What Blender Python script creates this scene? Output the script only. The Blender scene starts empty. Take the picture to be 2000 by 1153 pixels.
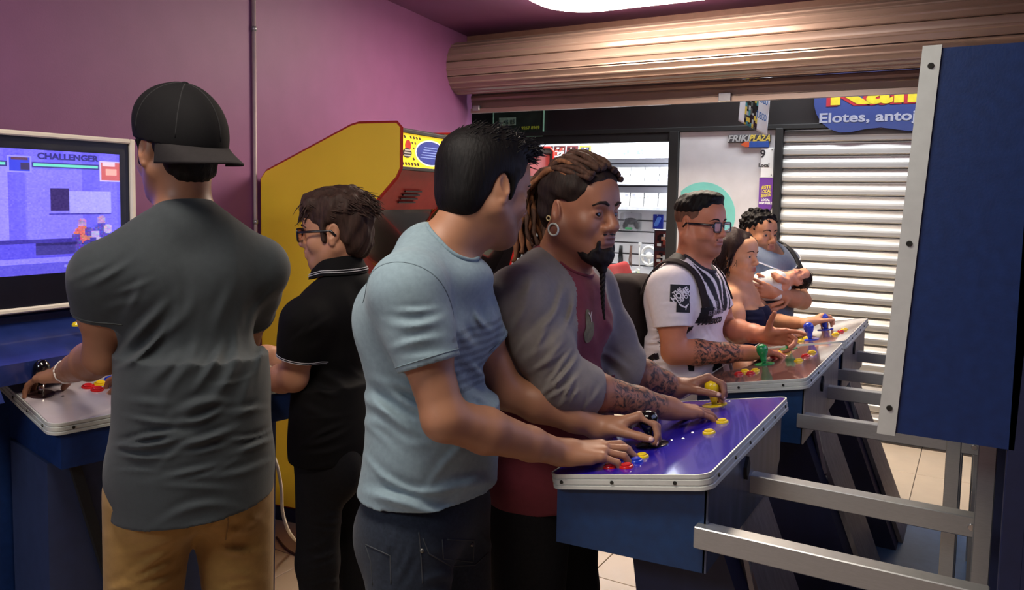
import bpy, bmesh, numpy as np, random
from math import *
from mathutils import Matrix, Vector
from mathutils.bvhtree import BVHTree
random.seed(7); RNG = np.random.default_rng(7)
SC = bpy.context.scene; COL = SC.collection

# ------------------------------------------------------------------ camera
FPX, CY, PITCH, YAW, ROLL = 1550., 507., radians(4.5), radians(30.5), 0.018
EYE = np.array([0, 0, 1.6])
_f0 = np.array([-sin(YAW), cos(YAW), 0.]); _r0 = np.array([cos(YAW), sin(YAW), 0.]); _u0 = np.array([0, 0, 1.])
CF = _f0*cos(PITCH) - _u0*sin(PITCH); _u1 = _u0*cos(PITCH) + _f0*sin(PITCH)
CR = _r0*cos(ROLL) + _u1*sin(ROLL); CU = _u1*cos(ROLL) - _r0*sin(ROLL)
cam = bpy.data.cameras.new('camera'); camo = bpy.data.objects.new('camera', cam); COL.objects.link(camo)
camo.matrix_world = Matrix(((CR[0], CU[0], -CF[0], EYE[0]), (CR[1], CU[1], -CF[1], EYE[1]), (CR[2], CU[2], -CF[2], EYE[2]), (0, 0, 0, 1)))
cam.sensor_fit = 'HORIZONTAL'; cam.sensor_width = 36; cam.lens = FPX/2000*36; cam.shift_y = -(576.5-CY)/2000; cam.clip_start = 0.02
SC.camera = camo
def ray(px, py): return CF + CR*((px-1000)/FPX) - CU*((py-CY)/FPX)
def U(px, py, d): return EYE + ray(px, py)*d
def PX(px, py, x): r = ray(px, py); return EYE + r*((x-EYE[0])/r[0])
def PY(px, py, y): r = ray(px, py); return EYE + r*((y-EYE[1])/r[1])
def PZ(px, py, z): r = ray(px, py); return EYE + r*((z-EYE[2])/r[2])

# ------------------------------------------------------------------ world, lights, exposure
wd = bpy.data.worlds.new('world'); SC.world = wd; wd.use_nodes = True
wd.node_tree.nodes['Background'].inputs[0].default_value = (0.62, 0.66, 0.8, 1); wd.node_tree.nodes['Background'].inputs[1].default_value = 0.05
SC.view_settings.view_transform = 'Standard'; SC.view_settings.look = 'None'; SC.view_settings.gamma = 1; SC.view_settings.use_curve_mapping = False
SC.view_settings.exposure = 0.0
def area(name, loc, size, power, col, rot=(0, 0, 0)):
    l = bpy.data.lights.new(name, 'AREA'); l.shape = 'RECTANGLE'; l.size, l.size_y = size; l.energy = power; l.color = col
    o = bpy.data.objects.new(name, l); o.location = loc; o.rotation_euler = rot; COL.objects.link(o); return o
LIGHTS = [
    area('room_lamp_light', (-1.6, 3.95, 2.68), (.9, .4), 8, (1.0, 0.86, 0.74)),
    area('room_lamp_rear_light', (-1.1, 0.75, 2.73), (1.2, .35), 34, (1.0, 0.9, 0.8)),
    area('back_fill_light', (-1.7, -1.6, 2.65), (1.2, .5), 36, (0.86, 0.95, 1.0), (radians(25), 0, 0)),  # unseen cool fill, added behind the camera to brighten the yellow cabinet
    area('corridor_light', (-0.6, 5.33, 3.05), (2.6, 0.25), 62, (0.93, 0.97, 1.0)),
    area('shop_light', (-2.5, 6.3, 2.3), (1.6, 0.3), 50, (0.93, 0.96, 1.0), (radians(22), 0, 0)),
]

# ------------------------------------------------------------------ materials
def lin(c):
    c = np.array(c[:3], float)/255.; return tuple(np.where(c <= .04045, c/12.92, ((c+.055)/1.055)**2.4)) + (1.,)
MATS = {}
def M(name, rgb=(200, 200, 200), rough=.5, metal=0., noise=(30, .12), bump=None, attr=None, coat=0., emit=0., stretch=None, sheen=0., spec=.5, alpha=1., trans=0., sss=0., ink=False):
    if name in MATS: return MATS[name]
    m = bpy.data.materials.new(name); m.use_nodes = True; nt = m.node_tree; N = nt.nodes; L = nt.links
    b = N['Principled BSDF']; tc = N.new('ShaderNodeTexCoord'); mp = N.new('ShaderNodeMapping'); L.new(tc.outputs['Object'], mp.inputs[0])
    if stretch: mp.inputs['Scale'].default_value = stretch
    no = N.new('ShaderNodeTexNoise'); no.inputs['Scale'].default_value = noise[0]; no.inputs['Detail'].default_value = 4; L.new(mp.outputs[0], no.inputs['Vector'])
    mr = N.new('ShaderNodeMapRange'); L.new(no.outputs['Fac'], mr.inputs[0]); mr.inputs[1].default_value = .25; mr.inputs[2].default_value = .75
    mr.inputs[3].default_value = 1-noise[1]; mr.inputs[4].default_value = 1+noise[1]
    mx = N.new('ShaderNodeVectorMath'); mx.operation = 'MULTIPLY'
    if attr:
        at = N.new('ShaderNodeAttribute'); at.attribute_name = attr; L.new(at.outputs['Color'], mx.inputs[0])
    else: mx.inputs[0].default_value = lin(rgb)[:3]
    L.new(mr.outputs[0], mx.inputs[1])
    out = mx.outputs[0]
    if ink:   # tattoo: dark leaf-like ink where the 'ink' attribute allows it
        ia = N.new('ShaderNodeAttribute'); ia.attribute_name = 'ink'
        vo = N.new('ShaderNodeTexNoise'); vo.inputs['Scale'].default_value = 46; vo.inputs['Detail'].default_value = 3; vo.inputs['Distortion'].default_value = 1.6; L.new(tc.outputs['Object'], vo.inputs['Vector'])
        r2 = N.new('ShaderNodeMapRange'); L.new(vo.outputs['Fac'], r2.inputs[0]); r2.inputs[1].default_value = .42; r2.inputs[2].default_value = .60
        mu = N.new('ShaderNodeMath'); mu.operation = 'MULTIPLY'; L.new(r2.outputs[0], mu.inputs[0]); L.new(ia.outputs['Fac'], mu.inputs[1])
        mc = N.new('ShaderNodeMix'); mc.data_type = 'RGBA'; L.new(mu.outputs[0], mc.inputs['Factor']); L.new(out, mc.inputs['A']); mc.inputs['B'].default_value = lin((56, 46, 44)); out = mc.outputs['Result']
    L.new(out, b.inputs['Base Color'])
    b.inputs['Roughness'].default_value = rough; b.inputs['Metallic'].default_value = metal; b.inputs['Coat Weight'].default_value = coat; b.inputs['Coat Roughness'].default_value = .05
    b.inputs['Specular IOR Level'].default_value = spec; b.inputs['Alpha'].default_value = alpha; b.inputs['Transmission Weight'].default_value = trans
    if sheen: b.inputs['Sheen Weight'].default_value = sheen
    if sss: b.inputs['Subsurface Weight'].default_value = sss; b.inputs['Subsurface Radius'].default_value = (.012, .005, .003); b.inputs['Subsurface Scale'].default_value = 1
    if emit: L.new(mx.outputs[0], b.inputs['Emission Color']); b.inputs['Emission Strength'].default_value = emit
    if bump:
        bn = N.new('ShaderNodeTexNoise'); bn.inputs['Scale'].default_value = bump[0]; bn.inputs['Detail'].default_value = 5; L.new(mp.outputs[0], bn.inputs['Vector'])
        bp = N.new('ShaderNodeBump'); bp.inputs['Strength'].default_value = bump[1]; bp.inputs['Distance'].default_value = bump[2] if len(bump) > 2 else .004
        L.new(bn.outputs['Fac'], bp.inputs['Height']); L.new(bp.outputs[0], b.inputs['Normal'])
    MATS[name] = m; return m

# ------------------------------------------------------------------ objects
def tag(o, label=None, cat=None, group=None, kind=None):
    for k, v in (('label', label), ('category', cat), ('group', group), ('kind', kind)):
        if v: o[k] = v
    return o
def WM(o):
    m = Matrix.Identity(4)
    while o: m = o.matrix_basis @ m; o = o.parent
    return m
def thing(name, label, cat, loc=(0, 0, 0), rz=0., group=None):
    o = bpy.data.objects.new(name, None); o.empty_display_size = .1; COL.objects.link(o)
    o.location = loc; o.rotation_euler = (0, 0, rz); return tag(o, label, cat, group)
def mk(name, V, F, mat, parent=None, smooth=False, mi=None, attrs=None, world=False, loc=None):
    me = bpy.data.meshes.new(name); V = np.asarray(V, float).reshape(-1, 3)
    if world and parent is not None:
        A = np.array(WM(parent).inverted()); V = V @ A[:3, :3].T + A[:3, 3]
    if loc is not None: V = V - np.asarray(loc)
    if isinstance(F, np.ndarray) and F.ndim == 2:
        n, k = F.shape; me.vertices.add(len(V)); me.vertices.foreach_set('co', V.astype(np.float32).ravel())
        me.loops.add(n*k); me.loops.foreach_set('vertex_index', F.astype(np.int32).ravel())
        me.polygons.add(n); me.polygons.foreach_set('loop_start', np.arange(0, n*k, k, dtype=np.int32))
        me.update(calc_edges=True)
    else:
        me.from_pydata([tuple(v) for v in V], [], [tuple(int(i) for i in f) for f in F]); me.update()
    for m in (mat if isinstance(mat, (list, tuple)) else [mat]): me.materials.append(m)
    if mi is not None: me.polygons.foreach_set('material_index', np.asarray(mi, np.int32))
    if smooth is True: me.shade_smooth()
    elif smooth: me.shade_smooth(); me.set_sharp_from_angle(angle=radians(smooth))
    if attrs:
        for an, (dom, arr) in attrs.items():
            if arr.ndim == 2:
                a = me.attributes.new(an, 'FLOAT_COLOR', dom); c = np.ones((len(arr), 4), np.float32); c[:, :3] = arr; a.data.foreach_set('color', c.ravel())
            else: a = me.attributes.new(an, 'FLOAT', dom); a.data.foreach_set('value', arr.astype(np.float32))
    o = bpy.data.objects.new(name, me); COL.objects.link(o)
    if parent: o.parent = parent
    if loc is not None: o.location = loc
    return o
class MB:   # collects simple shapes, then links them as ONE mesh
    def __init__(s): s.V, s.F, s.I, s.n, s.cur = [], [], [], 0, 0
    def add(s, V, F):
        V = np.asarray(V, float); s.V.append(V); s.F += [tuple(int(i)+s.n for i in f) for f in F]; s.I += [s.cur]*len(F); s.n += len(V); return s
    def mat(s, i): s.cur = i; return s
    def box(s, lo, hi, bev=0.0, A=None):
        lo, hi = np.minimum(lo, hi).astype(float), np.maximum(lo, hi).astype(float)
        b = min(bev, *(hi-lo)*.45) if bev else 0
        if not b:
            V = [(x, y, z) for x in (lo[0], hi[0]) for y in (lo[1], hi[1]) for z in (lo[2], hi[2])]
            F = [(0, 1, 3, 2), (4, 6, 7, 5), (0, 4, 5, 1), (2, 3, 7, 6), (0, 2, 6, 4), (1, 5, 7, 3)]
        else:
            V, F, idx = [], [], {}
            for cx in (0, 1):
                for cy in (0, 1):
                    for cz in (0, 1):
                        c = np.array([(lo, hi)[q][i] for i, q in enumerate((cx, cy, cz))]); d = np.array([1-2*cx, 1-2*cy, 1-2*cz])*b
                        for ax in range(3):
                            p = c + d; p[ax] = c[ax]; idx[cx, cy, cz, ax] = len(V); V.append(p)
            def q(a, b_, c, d, out):
                pts = [V[i] for i in (a, b_, c, d)]; n = np.cross(pts[1]-pts[0], pts[2]-pts[0])
                F.append((a, b_, c, d) if np.dot(n, out) > 0 else (d, c, b_, a))
            for ax in range(3):
                o1, o2 = [i for i in range(3) if i != ax]
                for e in (0, 1):
                    r = []
                    for u, v in ((0, 0), (1, 0), (1, 1), (0, 1)):
                        k = [0, 0, 0]; k[ax] = e; k[o1] = u; k[o2] = v; r.append(idx[tuple(k)+(ax,)])
                    out = np.zeros(3); out[ax] = 2*e-1; q(*r, out)
                for u in (0, 1):
                    for v in (0, 1):
                        k0, k1 = [0, 0, 0], [0, 0, 0]; k0[ax], k1[ax] = 0, 1
                        for k in (k0, k1): k[o1] = u; k[o2] = v
                        out = np.zeros(3); out[o1] = 2*u-1; out[o2] = 2*v-1
                        q(idx[tuple(k0)+(o1,)], idx[tuple(k1)+(o1,)], idx[tuple(k1)+(o2,)], idx[tuple(k0)+(o2,)], out)
            for cx in (0, 1):
                for cy in (0, 1):
                    for cz in (0, 1):
                        t = [idx[cx, cy, cz, a] for a in range(3)]; out = np.array([2*cx-1, 2*cy-1, 2*cz-1]); p = [V[i] for i in t]
                        F.append(tuple(t) if np.dot(np.cross(p[1]-p[0], p[2]-p[0]), out) > 0 else tuple(t[::-1]))
        V = np.array(V)
        if A is not None: A = np.array(A); V = V @ A[:3, :3].T + A[:3, 3]
        return s.add(V, F)
    def prism(s, poly, axis, a, b):    # poly: 2-D outline in the other two axes (cyclic order), extruded from a to b along axis
        poly = [tuple(p) for p in poly]; n = len(poly); V = []
        for t in (a, b):
            for p in poly: c = list(p); c.insert(axis, t); V.append(c)
        F = [tuple(range(n)), tuple(range(2*n-1, n-1, -1))] + [(i, i+n, (i+1) % n+n, (i+1) % n) for i in range(n)]
        ar = sum(poly[i][0]*poly[(i+1) % n][1]-poly[(i+1) % n][0]*poly[i][1] for i in range(n))
        flip = (ar > 0) if axis != 1 else (ar < 0)
        if b < a: flip = not flip
        if flip: F = [f[::-1] for f in F]
        return s.add(V, F)
    def cyl(s, a, b, ra, rb=None, n=16, caps=True):
        return s.tube([a, b], [ra, ra if rb is None else rb], n, caps)
    def tube(s, pts, rad, n=8, caps=True, flat=1.0, up=None):
        P = np.array(pts, float); m = len(P); rad = np.full(m, rad) if np.isscalar(rad) else np.array(rad, float)
        T = np.gradient(P, axis=0) if m > 2 else np.repeat((P[1]-P[0])[None], 2, 0); T /= np.linalg.norm(T, axis=1)[:, None]+1e-9
        up = np.array(up if up is not None else ((0, 0, 1.) if abs(T[0][2]) < .9 else (1., 0, 0))); V = []; nrm = np.cross(T[0], up); nrm /= np.linalg.norm(nrm)
        for i in range(m):
            nrm = nrm - T[i]*np.dot(nrm, T[i]); nrm /= np.linalg.norm(nrm)+1e-9; bn = np.cross(T[i], nrm)
            for k in range(n):
                a = 2*pi*k/n; V.append(P[i] + rad[i]*(cos(a)*nrm + flat*sin(a)*bn))
        F = [(i*n+k, i*n+(k+1) % n, (i+1)*n+(k+1) % n, (i+1)*n+k) for i in range(m-1) for k in range(n)]
        if caps: F += [tuple(range(n-1, -1, -1)), tuple((m-1)*n+k for k in range(n))]
        return s.add(V, F)
    def lathe(s, prof, c=(0, 0, 0), n=20, A=None):     # prof [(r, z)] from bottom to top
        V = [(r*cos(2*pi*k/n), r*sin(2*pi*k/n), z) for r, z in prof for k in range(n)]; m = len(prof)
        F = [(i*n+k, i*n+(k+1) % n, (i+1)*n+(k+1) % n, (i+1)*n+k) for i in range(m-1) for k in range(n)] + [tuple(range(n-1, -1, -1)), tuple((m-1)*n+k for k in range(n))]
        V = np.array(V)
        if A is not None: V = V @ np.array(A)[:3, :3].T + np.array(A)[:3, 3]
        return s.add(V+np.array(c), F)
    def torus(s, c, axis, R, r, n=28, m=10):
        axis = np.array(axis, float); axis /= np.linalg.norm(axis); u = np.cross(axis, (0, 0, 1.) if abs(axis[2]) < .9 else (1., 0, 0)); u /= np.linalg.norm(u); w = np.cross(axis, u)
        V = [np.array(c)+(R+r*cos(b))*(cos(a)*u+sin(a)*w)+r*sin(b)*axis for a in np.arange(n)*2*pi/n for b in np.arange(m)*2*pi/m]
        F = [(i*m+j, ((i+1) % n)*m+j, ((i+1) % n)*m+(j+1) % m, i*m+(j+1) % m) for i in range(n) for j in range(m)]
        return s.add(V, F)
    def ball(s, c, r, n=16, m=10, A=None):
        r = np.array([r]*3 if np.isscalar(r) else r, float); V = [(0, 0, -1)] + [(sin(t)*cos(p), sin(t)*sin(p), -cos(t)) for t in np.arange(1, m)*pi/m for p in np.arange(n)*2*pi/n] + [(0, 0, 1)]
        F = [(0, 1+(k+1) % n, 1+k) for k in range(n)] + [(1+i*n+k, 1+i*n+(k+1) % n, 1+(i+1)*n+(k+1) % n, 1+(i+1)*n+k) for i in range(m-2) for k in range(n)]
        e = 1+(m-1)*n; F += [(e, e-n+k, e-n+(k+1) % n) for k in range(n)]; V = np.array(V)*r
        if A is not None: V = V @ np.array(A).T
        return s.add(V+np.array(c), F)
    def build(s, name, mat, parent=None, smooth=False, world=False, loc=None):
        o = mk(name, np.concatenate(s.V), s.F, mat, parent, smooth, s.I, world=world, loc=loc)
        b = bmesh.new(); b.from_mesh(o.data); bmesh.ops.recalc_face_normals(b, faces=b.faces); b.to_mesh(o.data); b.free(); return o
def box(name, lo, hi, mat, parent=None, bev=.003, world=False): return MB().box(lo, hi, bev).build(name, mat, parent, world=world)
def dupe(o, name=None, parent=None, M4=None):
    c = o.copy(); COL.objects.link(c)
    if name: c.name = name
    if parent is not None: c.parent = parent
    if M4 is not None: c.matrix_basis = M4
    return c
def dupe_tree(o, parent=None, loc=None, rz=None):
    c = o.copy(); COL.objects.link(c)
    if parent is not None: c.parent = parent
    if loc is not None: c.location = loc
    if rz is not None: c.rotation_euler = (0, 0, rz)
    for ch in list(o.children): dupe_tree(ch, c)
    return c
FONT = {}
def textmesh(s, size=.1, bold=0.0, depth=.0):     # flat lettering as vertices and faces in the x-y plane
    c = bpy.data.curves.new('text', 'FONT'); c.body = s; c.size = size; c.offset = bold; c.extrude = depth; c.resolution_u = 3; c.align_x = 'CENTER'; c.align_y = 'CENTER'
    o = bpy.data.objects.new('text', c); COL.objects.link(o); dg = bpy.context.evaluated_depsgraph_get(); dg.update()
    me = o.evaluated_get(dg).to_mesh(); V = np.array([v.co[:] for v in me.vertices]).reshape(-1, 3); F = [tuple(p.vertices) for p in me.polygons]
    o.evaluated_get(dg).to_mesh_clear(); bpy.data.objects.remove(o); bpy.data.curves.remove(c); return V, F
def lettering(name, s, size, origin, xd, yd, mat, parent, bold=0., width=None, world=True, off=.0, depth=.0008, shear=0., split=False):
    V, F = textmesh(s, size, bold, depth); xd = np.array(xd, float); xd /= np.linalg.norm(xd); yd = np.array(yd, float); yd /= np.linalg.norm(yd); n = np.cross(xd, yd)
    if width: V[:, 0] *= width/max(1e-6, np.ptp(V[:, 0]))
    V[:, 0] += shear*V[:, 1]
    W = np.array(origin)+V[:, :1]*xd+V[:, 1:2]*yd+(V[:, 2:3]+off+depth)*n
    if split:      # each letter a piece of its own
        par = list(range(len(W)))
        def find(i):
            while par[i] != i: par[i] = par[par[i]]; i = par[i]
            return i
        for f in F:
            for j in f[1:]: par[find(j)] = find(f[0])
        gr = {}
        for f in F: gr.setdefault(find(f[0]), []).append(f)
        for fs in gr.values():
            u = sorted({j for f in fs for j in f}); ix = {j: k for k, j in enumerate(u)}; mk('letter', W[u], [tuple(ix[j] for j in f) for f in fs], mat, parent, world=world)
        return
    return mk(name, W, F, mat, parent, world=world)
def canvas(name, img, origin, xd, yd, w, h, mat, parent, world=True):   # a picture as a grid of coloured faces; img[row from the top, column]
    H_, W_ = img.shape[:2]; xs = np.linspace(0, w, W_+1); ys = np.linspace(h, 0, H_+1); X, Y = np.meshgrid(xs, ys)
    V = np.array(origin)+X.reshape(-1, 1)*np.array(xd)+Y.reshape(-1, 1)*np.array(yd); i = np.arange(H_*W_); r, c = i//W_, i % W_; a = r*(W_+1)+c
    F = np.stack([a+W_+1, a+W_+2, a+1, a], 1); c3 = img.reshape(-1, 3)/255.; c3 = np.where(c3 <= .04045, c3/12.92, ((c3+.055)/1.055)**2.4)
    return mk(name, V, F, mat, parent, attrs={'tint': ('FACE', c3)}, world=world)
def sring(p, r): return [(p[0]+r*cos(a), p[1]+r*sin(a)) for a in np.arange(6)*pi/3]
def rrect(x0, y0, x1, y1, r, n=5, corners=(1, 1, 1, 1)):
    P = []
    for (cx, cy, a0), on in zip(((x1-r, y1-r, 0), (x0+r, y1-r, pi/2), (x0+r, y0+r, pi), (x1-r, y0+r, 3*pi/2)), corners):
        if on: P += [(cx+r*cos(a0+t*pi/2/n), cy+r*sin(a0+t*pi/2/n)) for t in range(n+1)]
        else: P.append((cx+(r if cos(a0+pi/4) > 0 else -r), cy+(r if sin(a0+pi/4) > 0 else -r)))
    return P
# ================================================================== MATERIALS OF THE SETTING
purple = M('purple_paint', (128, 74, 118), .55, noise=(7, .05), bump=(160, .12, .002))
ceil_m = M('ceiling_paint', (120, 72, 112), .6, noise=(5, .06), bump=(120, .1, .002))
steel = M('galvanised_steel', (152, 130, 118), .28, .42, noise=(10, .07), bump=(70, .05, .001), stretch=(.5, 3, 3))
shut_m = M('shutter_steel', (190, 190, 186), .36, .55, noise=(10, .1), stretch=(.5, 5, 5), bump=(40, .06, .002))
alu = M('brushed_aluminium', (176, 178, 176), .36, .7, noise=(60, .06), stretch=(1, 1, 8))
alu_trim = M('aluminium_trim', (214, 218, 210), .4, .35, noise=(40, .06))
cream_trim = M('cream_trim', (236, 226, 208), .45, noise=(30, .05))
navy = M('navy_laminate', (18, 44, 94), .42, noise=(50, .18), bump=(220, .12, .0015))
navy_d = M('dark_navy_board', (20, 28, 62), .55, noise=(30, .15))
grey_board = M('grey_scuffed_board', (124, 118, 118), .42, noise=(18, .3), stretch=(3, 3, .5), bump=(90, .08, .002))
black = M('black_plastic', (18, 18, 20), .4, noise=(60, .1))
blackm = M('black_matte', (20, 19, 20), .7, noise=(20, .15))
white_p = M('white_plastic', (236, 236, 232), .4, noise=(20, .04))
chrome = M('chrome', (205, 205, 205), .2, 1, noise=(20, .04))
dark_screw = M('dark_screw', (52, 52, 46), .4, .6)
tile_m = M('beige_floor_tile', (196, 176, 152), .3, noise=(6, .08))
grout = M('grout', (110, 98, 88), .9)
def plas(n, c, r=.25, coat=.4): return M(n, c, r, noise=(20, .04), coat=coat)
RED, YEL, GRN, BLU = plas('red_plastic', (206, 34, 34)), plas('yellow_plastic', (246, 208, 26)), plas('green_plastic', (26, 140, 74)), plas('blue_plastic', (34, 62, 190))
BLK = plas('black_gloss_plastic', (10, 10, 12), .15, .6)

# ================================================================== STRUCTURE
def struct(o): return tag(o, kind='structure')
floor = struct(box('floor', (-4.2, -2.6, -.12), (2.6, 8.4, -.006), grout, bev=0))
t0 = None
for i in range(12):
    for j in range(17):
        x, y = -4.1+i*.55, -2.5+j*.55
        if t0 is None: t0 = MB().box((.002, .002, -.006), (.548, .548, 0), .0015).build('tile', tile_m, floor); t0.location = (x, y, 0)
        else: d = dupe(t0, 'tile'); d.location = (x, y, 0)
ceiling = struct(box('ceiling', (-4.2, -2.6, 2.77), (2.6, 5.02, 2.9), ceil_m, bev=0))
WR = radians(8.5)   # the purple wall runs a little askew
WO = np.array([-2.98, 2.655, 0]); WA = np.array([-sin(WR), cos(WR), 0]); WB = np.array([cos(WR), sin(WR), 0])
def WP(a, b, z): return WO+WA*a+WB*b+np.array([0, 0, z])
A_w = np.eye(4); A_w[:3, 0], A_w[:3, 1], A_w[:3, 3] = WB, WA, WO
struct(MB().box((-.12, -5.2, 0), (0, 2.40, 2.77), 0, A=A_w).build('wall_left', purple))
struct(box('wall_back', (-3.2, -2.6, 0), (2.5, -2.48, 2.77), purple, bev=0))
struct(box('wall_right', (2.4, -2.48, 0), (2.52, 4.9, 2.77), purple, bev=0))
struct(box('wall_front', (.2, 4.86, 0), (2.5, 5.0, 2.77), purple, bev=0))
struct(box('trim_1', (-3.4, 4.93, 2.62), (.2, 5.01, 2.77), M('lintel_paint', (120, 84, 72), .6), bev=.002))
p = PY(488, 300, 0)   # conduit on the purple wall, just left of the yellow cabinet
cdt = MB().tube([WP(-.03, .012, .12), WP(-.03, .012, 2.77)], .0085, n=10)
cdt = cdt.build('conduit_pipe', M('conduit_grey', (178, 158, 160), .45, noise=(20, .08)), smooth=True)
tag(cdt, 'slim grey electrical conduit running up the purple wall beside the yellow cabinet', 'conduit')
for z in (.5, 1.45, 2.35):
    MB().tube([WP(-.03, .012, z), WP(-.03, .012, z+.02)], .0115, n=10).build('clip', alu, cdt, smooth=True, world=False)

# ------------------------------------------------------------------ ceiling lamp near the roller shutter
lamp = thing('ceiling_lamp', 'long white glowing ceiling lamp close to the rolled shutter', 'lamp', (-1.6, 4.06, 2.77))
MB().prism(rrect(-.68, -.35, .68, .35, .3, 12), 2, -.02, 0).build('housing', white_p, lamp)
lg = MB(); oo = [rrect(-.67+e, -.34+e, .67-e, .34-e, .29-e, 12) for e in (0, .0, .015, .06, .15)]; zz = (-.02, -.05, -.066, -.077, -.082); n = len(oo[0])
lg.add([(x, y, z) for o, z in zip(oo, zz) for x, y in o], [(i*n+k, i*n+(k+1) % n, (i+1)*n+(k+1) % n, (i+1)*n+k) for i in range(4) for k in range(n)]+[tuple(4*n+k for k in range(n))])
lg.build('diffuser', M('lamp_glow', (255, 236, 214), .5, emit=32), lamp, 40)

# ------------------------------------------------------------------ rolled steel shutter over the room's open front
sh = thing('roller_shutter', 'rolled up galvanised steel shutter spanning the open shop front under the ceiling', 'shutter', (-1.56, 4.78, 2.51))
R_ = .178; nseg = 11
for k in range(nseg):
    a0 = 2*pi*k/nseg+.16; pr = []
    for t, dr in ((0, -.012), (.05, .0), (.1, .004), (.18, .0), (.44, .0), (.5, .006), (.58, .006), (.64, .0), (.9, .0), (.96, .005), (1., -.002)):
        a = a0+t*2*pi/nseg; pr.append(((R_+dr)*cos(a), (R_+dr)*sin(a)))
    pr += [((R_-.02)*cos(a0+t*2*pi/nseg), (R_-.02)*sin(a0+t*2*pi/nseg)) for t in (1, .75, .5, .25, 0)]
    MB().prism(pr, 0, -1.74, 1.74).build('slat', steel, sh, smooth=28)
MB().tube([(-1.72, 0, 0), (1.72, 0, 0)], .05, n=14).build('axle', blackm, sh, smooth=40)
for sx in (-1, 1): MB().prism([(.155*cos(a), .155*sin(a)) for a in np.arange(24)*pi/12], 0, sx*1.742, sx*1.752).build('end_plate', blackm, sh)
def curl(y, z, h, d=.012): return [(y, z), (y-d, z+.006), (y-d*.4, z+h*.3), (y-d*1.2, z+h*.55), (y-d, z+h-.008), (y, z+h), (y+.006, z+h), (y+.006, z)]
for k, z in enumerate((-.205, -.145, -.085)):
    MB().prism(curl(.165, z-.02, .058), 0, -1.72, 1.72).build('slat', steel, sh)
MB().prism([(.15, -.3), (.185, -.3), (.185, -.225), (.172, -.225), (.168, -.262), (.15, -.268)], 0, -1.72, 1.72).build('bottom_bar', steel, sh)
MB().box((.12, .135, -.30), (.2, .155, -.245), .004).build('lock_plate', chrome, sh)
MB().box((-1.70, .14, -.285), (-1.64, .16, -.245), .004).build('guide_bracket', alu, sh)
cl_ = thing('corridor_lamp', 'tube lamp of the corridor over the closed metal shutter', 'lamp', (-.6, 5.3, 3.2))
# ------------------------------------------------------------------ far side of the corridor
YF = 5.74
struct(box('wall_far', (-4.6, YF, 2.105), (2.6, YF+.12, 3.3), M('black_fascia', (26, 23, 24), .45, noise=(6, .25)), bev=.004))
struct(box('ceiling_2', (-4.6, 5.0, 3.3), (2.6, 7.4, 3.36), M('corridor_ceiling', (190, 190, 186), .7), bev=0))
bpy.data.objects.remove(cl_)
for n, (xa, xb) in enumerate(((-2.03, -1.955), (-1.262, -1.212), (2.0, 2.6), (-4.6, -4.0))):
    struct(box('trim_%d' % (n+2), (xa, YF-.03, 0), (xb, YF+.09, 2.11), blackm, bev=.004))
struct(box('trim_6', (-4.0, YF-.012, 2.035), (-1.955, YF+.07, 2.1), blackm, bev=.004))
struct(box('trim_7', (-4.6, YF-.02, 2.10), (2.6, YF+.01, 2.135), blackm, bev=.004))
wm_ = M('white_mural_board', (198, 196, 198), .5, noise=(9, .07))
mural = struct(box('wall_panel', (-1.955, YF+.0, 0), (-1.262, YF+.05, 2.105), wm_, bev=.002)); mural.name = 'wall_mural'
# the character painted on this board is left out; its plain turquoise disc stays
c = PY(1372, 420, YF-.002); MB().prism([(c[0]+.24*cos(a), c[2]+.24*sin(a)) for a in np.arange(48)*pi/24 if c[0]+.24*cos(a) > -1.953], 1, YF-.002, YF).build('painted_disc', M('turquoise_paint', (112, 190, 180), .5, noise=(8, .12)), mural)
# closed shutter of the next shop
cs = thing('closed_shutter', 'closed silver slatted shutter of the neighbouring shop, behind the row of machines', 'shutter', (.38, YF+.03, 0))
x0, x1 = -1.212-.38, 2.0-.38; pitch = .0905; ns = int(2.1/pitch)
s0 = None
for k in range(ns):
    if s0 is None:
        h = pitch; pr = [(.014, 0), (-.004, .0), (-.014, .004), (-.018, .010), (-.0185, .030), (-.017, .044), (-.012, .052), (-.001, .076), (.002, .080), (.002, .086), (.014, .0895)]
        s0 = MB().prism(pr, 0, x0, x1).build('slat', shut_m, cs); s0.location = (0, 0, .02)
    else: d = dupe(s0, 'slat'); d.location = (0, 0, .02+k*pitch)
# ------------------------------------------------------------------ signs on the fascia
sg = thing('snack_sign', 'blue shop sign with yellow and white lettering on the black fascia', 'sign', (.2, YF, 2.4))
out = []
for px, py in ((1592, 150), (1590, 205), (1594, 222), (1604, 240), (1620, 252), (1640, 259), (1662, 258), (1690, 252), (1720, 249), (1745, 252), (1775, 256), (1840, 250), (1990, 240), (1990, 90), (1602, 112)):
    q = PY(px, py, YF-.022); out.append((q[0], q[2]))
blu_s = M('sign_blue', (48, 64, 122), .4, noise=(2.5, .18))  # this sign's colours are set dark, with the fascia's shade put into them
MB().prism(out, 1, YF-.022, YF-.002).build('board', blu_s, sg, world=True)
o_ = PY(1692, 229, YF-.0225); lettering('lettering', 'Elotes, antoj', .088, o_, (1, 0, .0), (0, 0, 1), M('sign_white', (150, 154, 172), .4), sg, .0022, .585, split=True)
o_ = PY(1735, 177, YF-.0225)
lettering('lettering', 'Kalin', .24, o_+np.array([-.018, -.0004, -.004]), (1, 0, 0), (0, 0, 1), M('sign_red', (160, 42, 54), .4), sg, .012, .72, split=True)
lettering('lettering', 'Kalin', .24, o_+np.array([.0, -.0022, 0]), (1, 0, 0), (0, 0, 1), M('sign_yellow', (198, 184, 48), .4), sg, .008, .70, split=True)
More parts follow.
